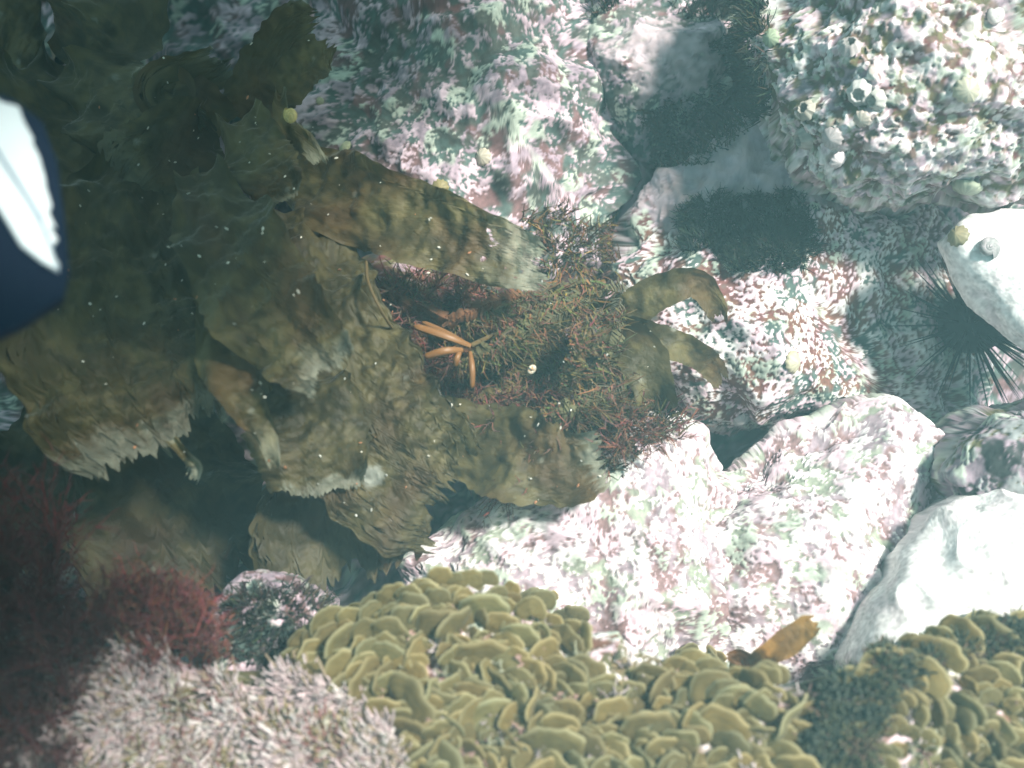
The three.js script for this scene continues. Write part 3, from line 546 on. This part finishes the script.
filaments('dark_weed', 'dark fuzzy weed along the underside of the small wedged boulder', 'seaweed', [[640, 105], [700, 100], [740, 60], [750, 120], [700, 165], [655, 165]], 1500, 0.016, 0.0011, [[0.02, 0.03, 0.025], [0.06, 0.04, 0.02]], 12);
filaments('dark_weed', 'dark fuzzy weed on the small boulder under the kelp', 'seaweed', [[215, 640], [225, 600], [260, 580], [300, 585], [335, 620], [330, 660], [250, 670]], 1300, 0.014, 0.001, [[0.02, 0.025, 0.02], [0.06, 0.05, 0.04]], 13);

filaments('tangled_weed', 'reddish brown tangled weed covering the boulder round the orange stems', 'seaweed', [[372, 280], [420, 270], [520, 285], [600, 300], [640, 350], [640, 420], [590, 455], [540, 475], [480, 470], [430, 410], [385, 340]], 6000, 0.020, 0.0008, [[0.12, 0.065, 0.028], [0.10, 0.075, 0.03], [0.15, 0.10, 0.04], [0.15, 0.07, 0.042], [0.12, 0.10, 0.045]], 14, [0, 0.2, 0.3]);
filaments('tangled_weed', 'olive brown weed fringe between reddish boulder and pale pink boulder', 'seaweed', [[540, 430], [640, 400], [690, 425], [650, 445], [610, 470], [560, 490], [500, 495]], 1100, 0.024, 0.0012, [[0.09, 0.07, 0.03], [0.06, 0.045, 0.02], [0.12, 0.05, 0.04]], 15, [0, 0.2, 0.3]);

// ---------------------------------------------------------------- foreground: pale turf, red weed, ruffled weed
function sprig(seed, len) { // a few jointed branches
  reseed(seed); const gs = [];
  for (let i = 0; i < 7; i++) {
    let p = V(gauss() * 0.003, 0, gauss() * 0.003), d = V(gauss() * 0.45, 1, gauss() * 0.45).normalize();
    for (let k = 0; k < 3; k++) {
      const L = len / 3 * rr(0.8, 1.2), g = new THREE.CylinderGeometry(0.00062 - 0.0001 * k, 0.00055, L, 3, 1); g.translate(0, L / 2, 0);
      g.applyQuaternion(new THREE.Quaternion().setFromUnitVectors(V(0, 1, 0), d)); g.translate(p.x, p.y, p.z); gs.push(g);
      p.addScaledVector(d, L * 0.95); d.add(V(gauss() * 0.4, gauss() * 0.2, gauss() * 0.4)).normalize();
    }
  }
  return mergeGeometries(gs);
}
function scatter(name, label, cat, g, poly, n, cols, seed, lean, smin, smax, keepOut = []) {
  reseed(seed);
  const xs = poly.map((p) => p[0]), ys = poly.map((p) => p[1]), m = new THREE.InstancedMesh(g, M.inst, n), mat = new THREE.Matrix4(), q = new THREE.Quaternion(), q2 = new THREE.Quaternion(), c = new THREE.Color();
  let i = 0;
  for (let tries = 0; i < n && tries < n * 20; tries++) {
    const x = rr(Math.min(...xs), Math.max(...xs)), y = rr(Math.min(...ys), Math.max(...ys));
    if (!inside(poly, x, y) || keepOut.some((k) => inside(k, x, y))) continue;
    if (fbm(x / 40, y / 40, seed, 2) < -0.16) continue;
    const h = hit(x, y); if (!h || h.d > 1.15) continue;
    const cl = fbm(x / 26, y / 26, seed + 3, 2), cm = fbm(x / 30, y / 30, seed + 8, 2), d = h.n.clone().add(V(...lean)).add(V(cl * 2.2, 0, cm * 2.2)).add(V(gauss(), gauss(), gauss()).multiplyScalar(0.45)).normalize();
    q.setFromUnitVectors(V(0, 1, 0), d).multiply(q2.setFromAxisAngle(V(0, 1, 0), rnd() * 6.28));
    const s = rr(smin, smax) * (1 + 1.1 * cm); mat.compose(h.p.addScaledVector(d, -0.002), q, V(s, s, s)); m.setMatrixAt(i, mat);
    const k = cols[Math.floor(Math.min(0.999, Math.max(0, 0.35 + cl * 1.3 + gauss() * 0.3)) * cols.length)], v = rr(0.7, 1.2); m.setColorAt(i, c.setRGB(k[0] * v, k[1] * v, k[2] * v)); i++;
  }
  m.count = i; m.name = numbered(name); tag(m, label, cat); m.userData.kind = 'stuff'; m.castShadow = m.receiveShadow = true; scene.add(m); return m;
}
const PAD = [
  [[290, 660], [330, 622], [400, 600], [430, 582], [470, 585], [480, 660], [470, 740], [460, 830], [420, 830], [400, 760], [360, 700], [310, 690]],
  [[470, 585], [530, 600], [575, 605], [585, 640], [560, 670], [620, 690], [640, 690], [610, 760], [640, 830], [460, 830], [470, 740], [480, 660]],
  [[640, 690], [690, 655], [750, 668], [780, 690], [810, 720], [850, 760], [850, 830], [640, 830], [600, 760]],
  [[810, 760], [840, 700], [870, 665], [930, 640], [980, 628], [1040, 625], [1120, 640], [1160, 830], [840, 830]],
];
scatter('coralline_turf', 'pale pinkish white turf of fine branches on the foreground ledge', 'turf', sprig(3, 0.015), [[-200, 690], [60, 690], [130, 660], [240, 690], [330, 680], [430, 760], [430, 850], [-200, 850]], 19000, [[0.58, 0.46, 0.47], [0.66, 0.60, 0.58], [0.60, 0.50, 0.50], [0.34, 0.26, 0.18], [0.30, 0.15, 0.14], [0.50, 0.48, 0.40], [0.28, 0.22, 0.10]], 21, [-0.7, 0.4, 0.1], 0.7, 1.6, PAD);
scatter('coralline_turf', 'sparse pale turf between the ruffled olive weeds', 'turf', sprig(4, 0.012), [[330, 700], [420, 590], [640, 650], [800, 690], [900, 680], [1150, 640], [1150, 850], [330, 850]], 600, [[0.50, 0.42, 0.42], [0.40, 0.25, 0.22], [0.36, 0.36, 0.25], [0.12, 0.14, 0.10]], 22, [-0.3, 0.4, 0.1], 0.6, 1.3);
scatter('brown_turf', 'dark greenish fuzz on the ledge beside the white boulder', 'turf', sprig(8, 0.014), [[800, 760], [830, 690], [880, 650], [1000, 620], [1040, 640], [900, 680], [860, 760]], 1600, [[0.06, 0.08, 0.06], [0.10, 0.11, 0.06], [0.14, 0.09, 0.06]], 23, [-0.2, 0.5, 0.2], 0.6, 1.3);
{
  const spots = [[20, 640, 0.09], [60, 620, 0.085], [-40, 650, 0.09], [95, 655, 0.07], [30, 700, 0.07], [-20, 740, 0.07], [140, 655, 0.05], [175, 655, 0.05], [195, 660, 0.045], [60, 740, 0.05], [10, 780, 0.06], [-90, 700, 0.09]];
  const lab = ['tallest dark red bushy weed on the ledge in the shade', 'dark red bushy weed leaning over the dark hollow', 'dark red bushy weed at the shaded end of the ledge', 'dark red weed between the tall red bushes and the pale turf', 'dark red weed growing in front of the tall red bushes', 'dark red weed in the shaded corner of the ledge', 'pinkish red weed sprig rising from the pale turf', 'bright pinkish red upright weed with several points above the turf', 'short reddish sprig beside the small dark boulder', 'low red weed poking out of the pale turf', 'low dark red weed at the front of the ledge', 'outermost dark red bush on the ledge'];
  spots.forEach(([x, y, s], i) => {
    const o = mesh(numbered('red_bush_weed'), bush(200 + i, 16, s, s * 0.3, i > 5 && i < 9 ? [0.16, 0.05, 0.042] : [0.060, 0.011, 0.011], 0.6, 4), M.turf);
    tag(o, lab[i], 'seaweed', 'red bushy weeds on the ledge'); place(o, x, y, i, -0.004, 0.85, [-0.1, 0.8, 0]); put(o);
  });
}
/* ruffled weed frond: a cupped fan with a rolled, paler rim and faint growth rings */
function fan(seed) {
  reseed(seed);
  const R = 1, na = 26, nr = 9, span = rr(3.0, 4.6), pos = [], col = [], idx = [], cup = rr(-0.38, 0.02), ph = rnd() * 9, tn = rr(0.42, 0.80), wm = rr(-0.05, 0.14), fold = rr(0.02, 0.07);
  for (let i = 0; i <= nr; i++) for (let j = 0; j <= na; j++) {
    const f = i / nr, a = (j / na - 0.5) * span, r = R * (0.05 + 0.95 * f) * (1 + 0.16 * no(a * 2 + ph, 1, seed) + 0.05 * no(a * 7 + ph, 2, seed)) * (1 - 0.25 * Math.pow(Math.abs(a / span * 2), 4));
    const roll = f > 0.86 ? (f - 0.86) / 0.14 : 0;
    const x = Math.sin(a) * r, y = Math.cos(a) * r * 0.95, z = cup * r * r * (0.55 + 0.45 * Math.cos(a * 1.2)) + fold * f * Math.sin(a * 4.5 + ph) - 0.12 * roll * roll + 0.03 * no(x * 5, y * 5, seed);
    pos.push(x, y - 0.03 * roll * roll, z);
    const ring = 0.5 + 0.5 * Math.sin(f * 26 + ph + no(a * 3, f * 3, seed));
    let c = mix3([0.205, 0.166, 0.052], [0.315, 0.258, 0.092], 0.05 + 0.7 * ring + 0.5 * no(x * 4, y * 4, seed + 3)); c = mix3(c, [0.60, 0.56, 0.32], ss(0.90, 0.95, f));
    col.push(c[0] * tn * (1 + wm), c[1] * tn, c[2] * tn * (1 - wm));
  }
  for (let i = 0; i < nr; i++) for (let j = 0; j < na; j++) { const a = i * (na + 1) + j, b = a + 1, c = a + na + 1; idx.push(a, b, c, b, c + 1, c); }
  return geo(pos, idx, col);
}
{
  const fans = Array.from({ length: 40 }, (_, i) => fan(300 + i));
  const labels = ['ruffled olive fan weed bed beside the pale turf and small dark boulder', 'ruffled olive fan weed bed right below the pale pink boulder', 'ruffled olive fan weed bed below the small brown strap weed', 'ruffled olive fan weed bed in front of the bright white boulder'];
  PAD.forEach((poly, c) => {
    reseed(400 + c);
    const t = thing('fan_weed', labels[c], 'seaweed', 'ruffled fan weed beds');
    const xs = poly.map((p) => p[0]), ys = poly.map((p) => p[1]), got = [];
    for (let tries = 0; tries < 9000 && got.length < [170, 170, 190, 230][c]; tries++) {
      const x = rr(Math.min(...xs), Math.max(...xs)), y = rr(Math.min(...ys), Math.max(...ys));
      if (!inside(poly, x, y) || (c > 0 && PAD.slice(0, c).some((k) => inside(k, x, y)))) continue;
      const r = (rnd() < 0.10 ? rr(26, 36) : rr(12, 25)) * (0.75 + 0.25 * ss(580, 700, y));
      if (got.some(([a, b, q]) => Math.hypot(a - x, (b - y) * 1.3) < (q + r) * 0.21)) continue;
      const h = hit(x, y); if (!h || h.d > 1.1) continue;
      got.push([x, y, r]);
      const o = mesh('frond', fans[Math.floor(rnd() * fans.length)], M.thin), s = r / FP * h.d;
      // base sits in the bed, fan stands up and leans towards the open water
      const up = h.n.clone().multiplyScalar(0.3).add(V(gauss() * 0.35, 0.85 + gauss() * 0.2, -0.32 + gauss() * 0.3)).normalize();
      const face = EYE.clone().sub(h.p).normalize().add(V(gauss() * 0.6, gauss() * 0.35 + 0.2, gauss() * 0.35)); const right = up.clone().cross(face).normalize(), fw = right.clone().cross(up).normalize();
      o.quaternion.setFromRotationMatrix(new THREE.Matrix4().makeBasis(right, up, fw)); o.position.copy(h.p).addScaledVector(up, s * 0.05 + rr(0.0, 0.006)); o.scale.set(s, s, s); t.add(o);
    }
  });
}
// two-bladed brown weed between the beds
{
  const t = thing('strap_weed', 'small brown two bladed weed with pale specks standing before the mint boulder', 'seaweed');
  t.add(mesh('blade', blade([[748, 664, 0.93, 4], [766, 656, 0.905, 11], [788, 642, 0.90, 14], [806, 628, 0.90, 12], [819, 620, 0.90, 7]], { seed: 2.7, rag: 0.10, teeth: 20, tone: 2.0, hue: [1.35, 0.92, 0.6], across: 20, seg: 50, ruffle: 0.002, wrinkle: 0.3, curl: 0.35, edge: 0.05 }), M.kelp));
  t.add(mesh('blade', blade([[758, 668, 0.95, 4], [748, 661, 0.94, 7], [738, 657, 0.935, 8], [724, 657, 0.935, 4]], { seed: 4.7, rag: 0.10, tone: 1.4, hue: [1.35, 0.92, 0.6], across: 16, seg: 40, ruffle: 0.002, wrinkle: 0.3, curl: 0.4, edge: 0.05 }), M.kelp));
  const h = hit(758, 690); t.add(mesh('stipe', stipe([h.p, pt(757, 680, 0.95), pt(755, 664, 0.95)], 0.003, 0.003), M.stem)); put(t);
}

// ---------------------------------------------------------------- shells
function snailGeo(seed, base, band) { // low turban: coiled tube swept round an axis
  const na = 80, nb = 12, pos = [], col = [], idx = [];
  for (let i = 0; i <= na; i++) { const t = i / na, th = t * Math.PI * 2 * 3.2, g = Math.pow(t, 1.25), R = 0.55 * g, r = 0.06 + 0.46 * g, y = 0.95 - 0.55 * g;
    for (let j = 0; j <= nb; j++) { const b = j / nb * Math.PI * 2, q = R + r * Math.cos(b); pos.push(Math.cos(th) * q, y + r * 0.85 * Math.sin(b) - 0.1, Math.sin(th) * q); const k = 0.8 + 0.45 * no(th * 3, b * 3, seed); const c = mix3(base, band, ss(0.1, 0.3, no(th * 1.5, Math.sin(b) * 2, seed + 5))); col.push(c[0] * k, c[1] * k, c[2] * k); } }
  for (let i = 0; i < na; i++) for (let j = 0; j < nb; j++) { const a = i * (nb + 1) + j, b = a + 1, c = a + nb + 1; idx.push(a, b, c, b, c + 1, c); }
  return geo(pos, idx, col);
}
function lathe(profile, seed, base, tip, ribs = 0, ribN = 14) {
  const n = 30, pos = [], col = [], idx = [], m = profile.length;
  for (let i = 0; i <= n; i++) { const a = i / n * Math.PI * 2; profile.forEach(([r, y], k) => { const q = r * (1 + ribs * Math.cos(a * ribN) + 0.10 * no(Math.cos(a) * 2, Math.sin(a) * 2, seed + y)); pos.push(Math.cos(a) * q, y, Math.sin(a) * q); const v = 0.85 + 0.4 * no(Math.cos(a) * 5, Math.sin(a) * 5, k + seed); const c = mix3(base, tip, k / (m - 1)); col.push(c[0] * v, c[1] * v, c[2] * v); }); }
  for (let i = 0; i < n; i++) for (let k = 0; k < m - 1; k++) { const a = i * m + k, b = a + 1, c = a + m; idx.push(a, b, c, b, c + 1, c); }
  return mergeVertices(geo(pos, idx, col));
}
const limpetP = [[1, -0.1], [0.97, 0.1], [0.82, 0.26], [0.52, 0.42], [0.22, 0.53], [0.0, 0.56]];
const barnP = [[1.05, -0.15], [0.95, 0.15], [0.75, 0.5], [0.58, 0.68], [0.46, 0.66], [0.4, 0.4], [0.25, 0.25], [0, 0.22]];
const kinds = {
  snail: (s, a, b) => snailGeo(s, a, b), limpet: (s, a, b) => lathe(limpetP, s, a, b, 0.09, 11), barnacle: (s, a, b) => lathe(barnP, s, a, b, 0.07, 8),
};
const shells = [
  ['snail', 987, 248, 12, [0.30, 0.30, 0.30], [0.42, 0.38, 0.40], 'grey round sea snail on the smooth white rock'],
  ['limpet', 958, 236, 11, [0.20, 0.18, 0.10], [0.40, 0.34, 0.20], 'olive limpet at the edge of the smooth white rock'],
  ['limpet', 967, 187, 14, [0.40, 0.44, 0.32], [0.48, 0.50, 0.40], 'large pale green limpet low on the knobbly boulder'],
  ['snail', 994, 15, 10, [0.62, 0.60, 0.58], [0.50, 0.48, 0.46], 'white round sea snail near the top of the knobbly boulder'],
  ['limpet', 967, 90, 13, [0.44, 0.42, 0.30], [0.52, 0.50, 0.40], 'pale yellowish limpet in the olive hollow of the knobbly boulder'],
  ['barnacle', 860, 93, 13, [0.66, 0.64, 0.62], [0.30, 0.30, 0.28], 'large white barnacle with open top on the knobbly boulder'],
  ['barnacle', 850, 47, 11, [0.50, 0.45, 0.45], [0.08, 0.10, 0.09], 'barnacle with dark greenish opening on the knobbly boulder'],
  ['barnacle', 805, 138, 12, [0.50, 0.48, 0.44], [0.20, 0.17, 0.15], 'crusted barnacle on the shaded flank of the knobbly boulder'],
  ['limpet', 832, 138, 11, [0.36, 0.32, 0.32], [0.50, 0.46, 0.46], 'mauve grey limpet beside the crusted barnacle'],
  ['barnacle', 806, 110, 10, [0.42, 0.40, 0.34], [0.15, 0.13, 0.12], 'brownish barnacle above the crusted one'],
  ['limpet', 838, 160, 9, [0.60, 0.52, 0.54], [0.68, 0.62, 0.62], 'small pink limpet below the mauve grey one'],
  ['limpet', 862, 119, 9, [0.40, 0.34, 0.30], [0.55, 0.52, 0.44], 'tan limpet right under the large white barnacle'],
  ['limpet', 771, 38, 9, [0.30, 0.36, 0.24], [0.36, 0.44, 0.30], 'green limpet on the dark flank of the knobbly boulder'],
  ['limpet', 905, 146, 8, [0.58, 0.52, 0.50], [0.66, 0.60, 0.58], 'pinkish limpet low in the middle of the knobbly boulder'],
  ['barnacle', 877, 100, 11, [0.60, 0.58, 0.54], [0.36, 0.35, 0.30], 'worn white barnacle touching the large white one'],
  ['limpet', 793, 362, 11, [0.46, 0.42, 0.28], [0.54, 0.50, 0.38], 'cream limpet on the red and white speckled boulder'],
  ['limpet', 742, 420, 9, [0.50, 0.48, 0.48], [0.58, 0.56, 0.55], 'white limpet at the lower rim of the speckled boulder'],
  ['snail', 293, 115, 9, [0.62, 0.48, 0.16], [0.68, 0.54, 0.22], 'round yellow sea snail on the brown kelp strap'],
  ['limpet', 345, 147, 7, [0.44, 0.46, 0.26], [0.5, 0.5, 0.32], 'small yellowish green limpet beside the yellow snail'],
  ['limpet', 368, 165, 5, [0.44, 0.42, 0.26], [0.5, 0.5, 0.32], 'tiny yellowish limpet above the slanting kelp blade'],
  ['limpet', 320, 101, 4, [0.46, 0.42, 0.24], [0.5, 0.48, 0.3], 'tiny yellow limpet in the dark cleft near the yellow snail'],
  ['limpet', 483, 157, 9, [0.50, 0.44, 0.34], [0.56, 0.5, 0.40], 'oval cream limpet in the middle of the pink and teal boulder'],
  ['limpet', 440, 188, 9, [0.24, 0.20, 0.08], [0.30, 0.24, 0.10], 'olive limpet above the slanting kelp blade'],
  ['snail', 640, 352, 6, [0.55, 0.55, 0.5], [0.6, 0.6, 0.55], 'small white snail under the olive strap weed'],
  ['snail', 533, 371, 6, [0.66, 0.62, 0.5], [0.6, 0.3, 0.14], 'small white and orange snail among the feathery fronds', 1.04],
];
shells.forEach(([k, x, y, r, a, b, l, dd], i) => {
  const o = mesh(numbered({ snail: 'sea_snail', limpet: 'limpet', barnacle: 'barnacle' }[k]), kinds[k](i * 3.7, a, b), M.shell);
  tag(o, l, k === 'barnacle' ? 'barnacle' : k === 'snail' ? 'snail' : 'limpet'); place(o, x, y, i * 1.3, 0, 1.1);
  if (y === 115) { o.position.copy(pt(x, y, 1.06)); } if (dd) o.position.copy(pt(x, y, dd));
  const s = r / FP * o.position.clone().sub(EYE).dot(AF); o.scale.set(s, s, s); put(o);
});
// stalked sea squirt in the gap
{
  const t = thing('sea_squirt', 'tiny pale sea squirt on a thin curved stalk in the dark gap', 'sea squirt');
  const h = hit(718, 106), b = h.p, top = pt(726, 84, h.d - 0.02), g = lathe([[0, -1.4], [0.35, -1.0], [0.8, -0.4], [1, 0.1], [0.85, 0.6], [0.4, 0.95], [0, 1]], 3, [0.40, 0.44, 0.36], [0.58, 0.58, 0.52]);
  g.scale(0.0075, 0.009, 0.0075); const o = mesh('body', g, M.shell); o.position.copy(top); o.rotation.z = -0.3; t.add(o);
  t.add(mesh('stalk', stipe([b, b.clone().lerp(top, 0.5).add(V(0.004, 0, 0)), top.clone().add(V(-0.003, -0.008, 0))], 0.0012, 0.0016), M.shell.clone())); t.children[1].material.vertexColors = false; t.children[1].material.color.setRGB(0.45, 0.45, 0.38); put(t);
}
// urchin in the shaded cleft
{
  const t = thing('sea_urchin', 'black long spined sea urchin in the shaded cleft', 'sea urchin');
  const h = hit(958, 330), c = h.p.clone().addScaledVector(h.n, 0.018); t.position.copy(c);
  const body = new THREE.SphereGeometry(0.038, 40, 26), p = body.attributes.position; for (let i = 0; i < p.count; i++) { const k = 1 + 0.05 * no(p.getX(i) * 300, p.getY(i) * 300, p.getZ(i) * 300); p.setXYZ(i, p.getX(i) * k, p.getY(i) * k * 0.8, p.getZ(i) * k); } body.computeVertexNormals();
  t.add(mesh('shell', body, M.spine));
  const g = new THREE.ConeGeometry(0.0016, 1, 5, 1); g.translate(0, 0.5, 0);
  reseed(77);
  for (let i = 0; i < 210; i++) {
    const y = 1 - 2 * (i + 0.5) / 210, a = i * 2.39996, r = Math.sqrt(1 - y * y), d = V(Math.cos(a) * r, y, Math.sin(a) * r).add(V(gauss(), gauss(), gauss()).multiplyScalar(0.15)).normalize();
    if (d.dot(h.n) < -0.25) continue;
    const s = mesh('spine', g, M.spine); s.position.copy(d).multiplyScalar(0.026); s.quaternion.setFromUnitVectors(V(0, 1, 0), d); s.scale.set(1, rr(0.07, 0.11), 1); t.add(s);
  }
}
// ---------------------------------------------------------------- diver's fin at the edge
{
  const t = thing('diving_fin', 'deep blue diving fin with its streaked highlight built as a white panel beside the kelp', 'diving fin');
  const D = 0.62, o = pt(20, 200, D); t.position.copy(o);
  const n = V(0.42, 0.70, 0.60).normalize(), ex = AX.clone().addScaledVector(n, -AX.dot(n)).normalize(), ey = n.clone().cross(ex);
  const on = ([x, y]) => { const r = ray(x, y), k = o.clone().sub(EYE).dot(n) / r.dot(n); const q = EYE.clone().addScaledVector(r, k).sub(o); return new THREE.Vector2(q.dot(ex), q.dot(ey)); };
  const basis = new THREE.Matrix4().makeBasis(ex, ey, n);
  const sheet = (pts, depth, z, bev) => { const g = new THREE.ExtrudeGeometry(new THREE.Shape(pts.map(on)), { depth, bevelEnabled: true, bevelThickness: bev, bevelSize: bev, bevelSegments: 3, curveSegments: 12 }); g.translate(0, 0, z); g.applyMatrix4(basis); return g; };
  const blue = new THREE.MeshPhysicalMaterial({ color: new THREE.Color().setRGB(0.004, 0.016, 0.040), roughness: 0.75, specularIntensity: 0.4 });
  const streakTint = new THREE.MeshStandardMaterial({ color: new THREE.Color().setRGB(0.20, 0.36, 0.50), roughness: 0.5 });
  const white = new THREE.MeshStandardMaterial({ color: new THREE.Color().setRGB(0.72, 0.78, 0.82), roughness: 0.35 });
  t.add(mesh('blade', sheet([[-160, 60], [-40, 84], [10, 100], [38, 122], [52, 160], [60, 220], [64, 270], [60, 292], [20, 318], [-40, 345], [-160, 380]], 0.012, -0.016, 0.003), blue));
  t.add(mesh('panel', sheet([[-120, 62], [-30, 88], [2, 106], ...Array.from({ length: 9 }, (_, i) => { const k = 1.5 * Math.sin(i * 5.1), m = 2.5 * Math.sin(i * 3.3); return [[17 + i * 8.2 - 0.52 * i * i + k, 110 + i * 17 + m], [22 + i * 8.2 - 0.52 * i * i - k, 124 + i * 17 + m]]; }).flat(), [57, 266], [57, 271], [42, 262], [22, 246], [8, 222], [-6, 200], [-120, 150]], 0.002, 0.0005, 0.0012), white));  // white colour and ragged edge carry the streaked highlight on the blue blade
  for (let i = 0; i < 9; i++) { const x = -34 + i * 11, y = 96 + i * 17; const q = [[x - 6, y + 2], [x - 4, y + 2], [x + 20, y + 40], [x + 19, y + 41]].map(([a, b]) => [Math.min(a, 12 + Math.max(0, (b - 120) * 0.3)), b]); t.add(mesh('highlight_streak', sheet(q, 0.0006, 0.0042, 0.0003), streakTint)); }  // pale strips shape the motion streaks of that highlight
}
// flecks of shell and drift caught on the kelp and weeds
for (const t of allKelp) for (const b of t.children) if (b.name === 'blade') splat(b.geometry, 1);
{
  const g = new THREE.IcosahedronGeometry(0.0013, 0); g.scale(1.3, 0.4, 0.8);
  scatter('shell_flecks', 'tiny white shell flecks and drift caught on the kelp', 'shell flecks', g, [[60, 20], [330, 10], [330, 150], [560, 260], [660, 330], [640, 480], [420, 540], [250, 480], [100, 440], [10, 330], [70, 250]], 170, [[0.6, 0.58, 0.5], [0.5, 0.5, 0.45], [0.45, 0.2, 0.1], [0.6, 0.6, 0.55]], 61, [0, 0, 0], 0.35, 1.3);
}
scene.updateMatrixWorld(true);
renderer.render(scene, camera);
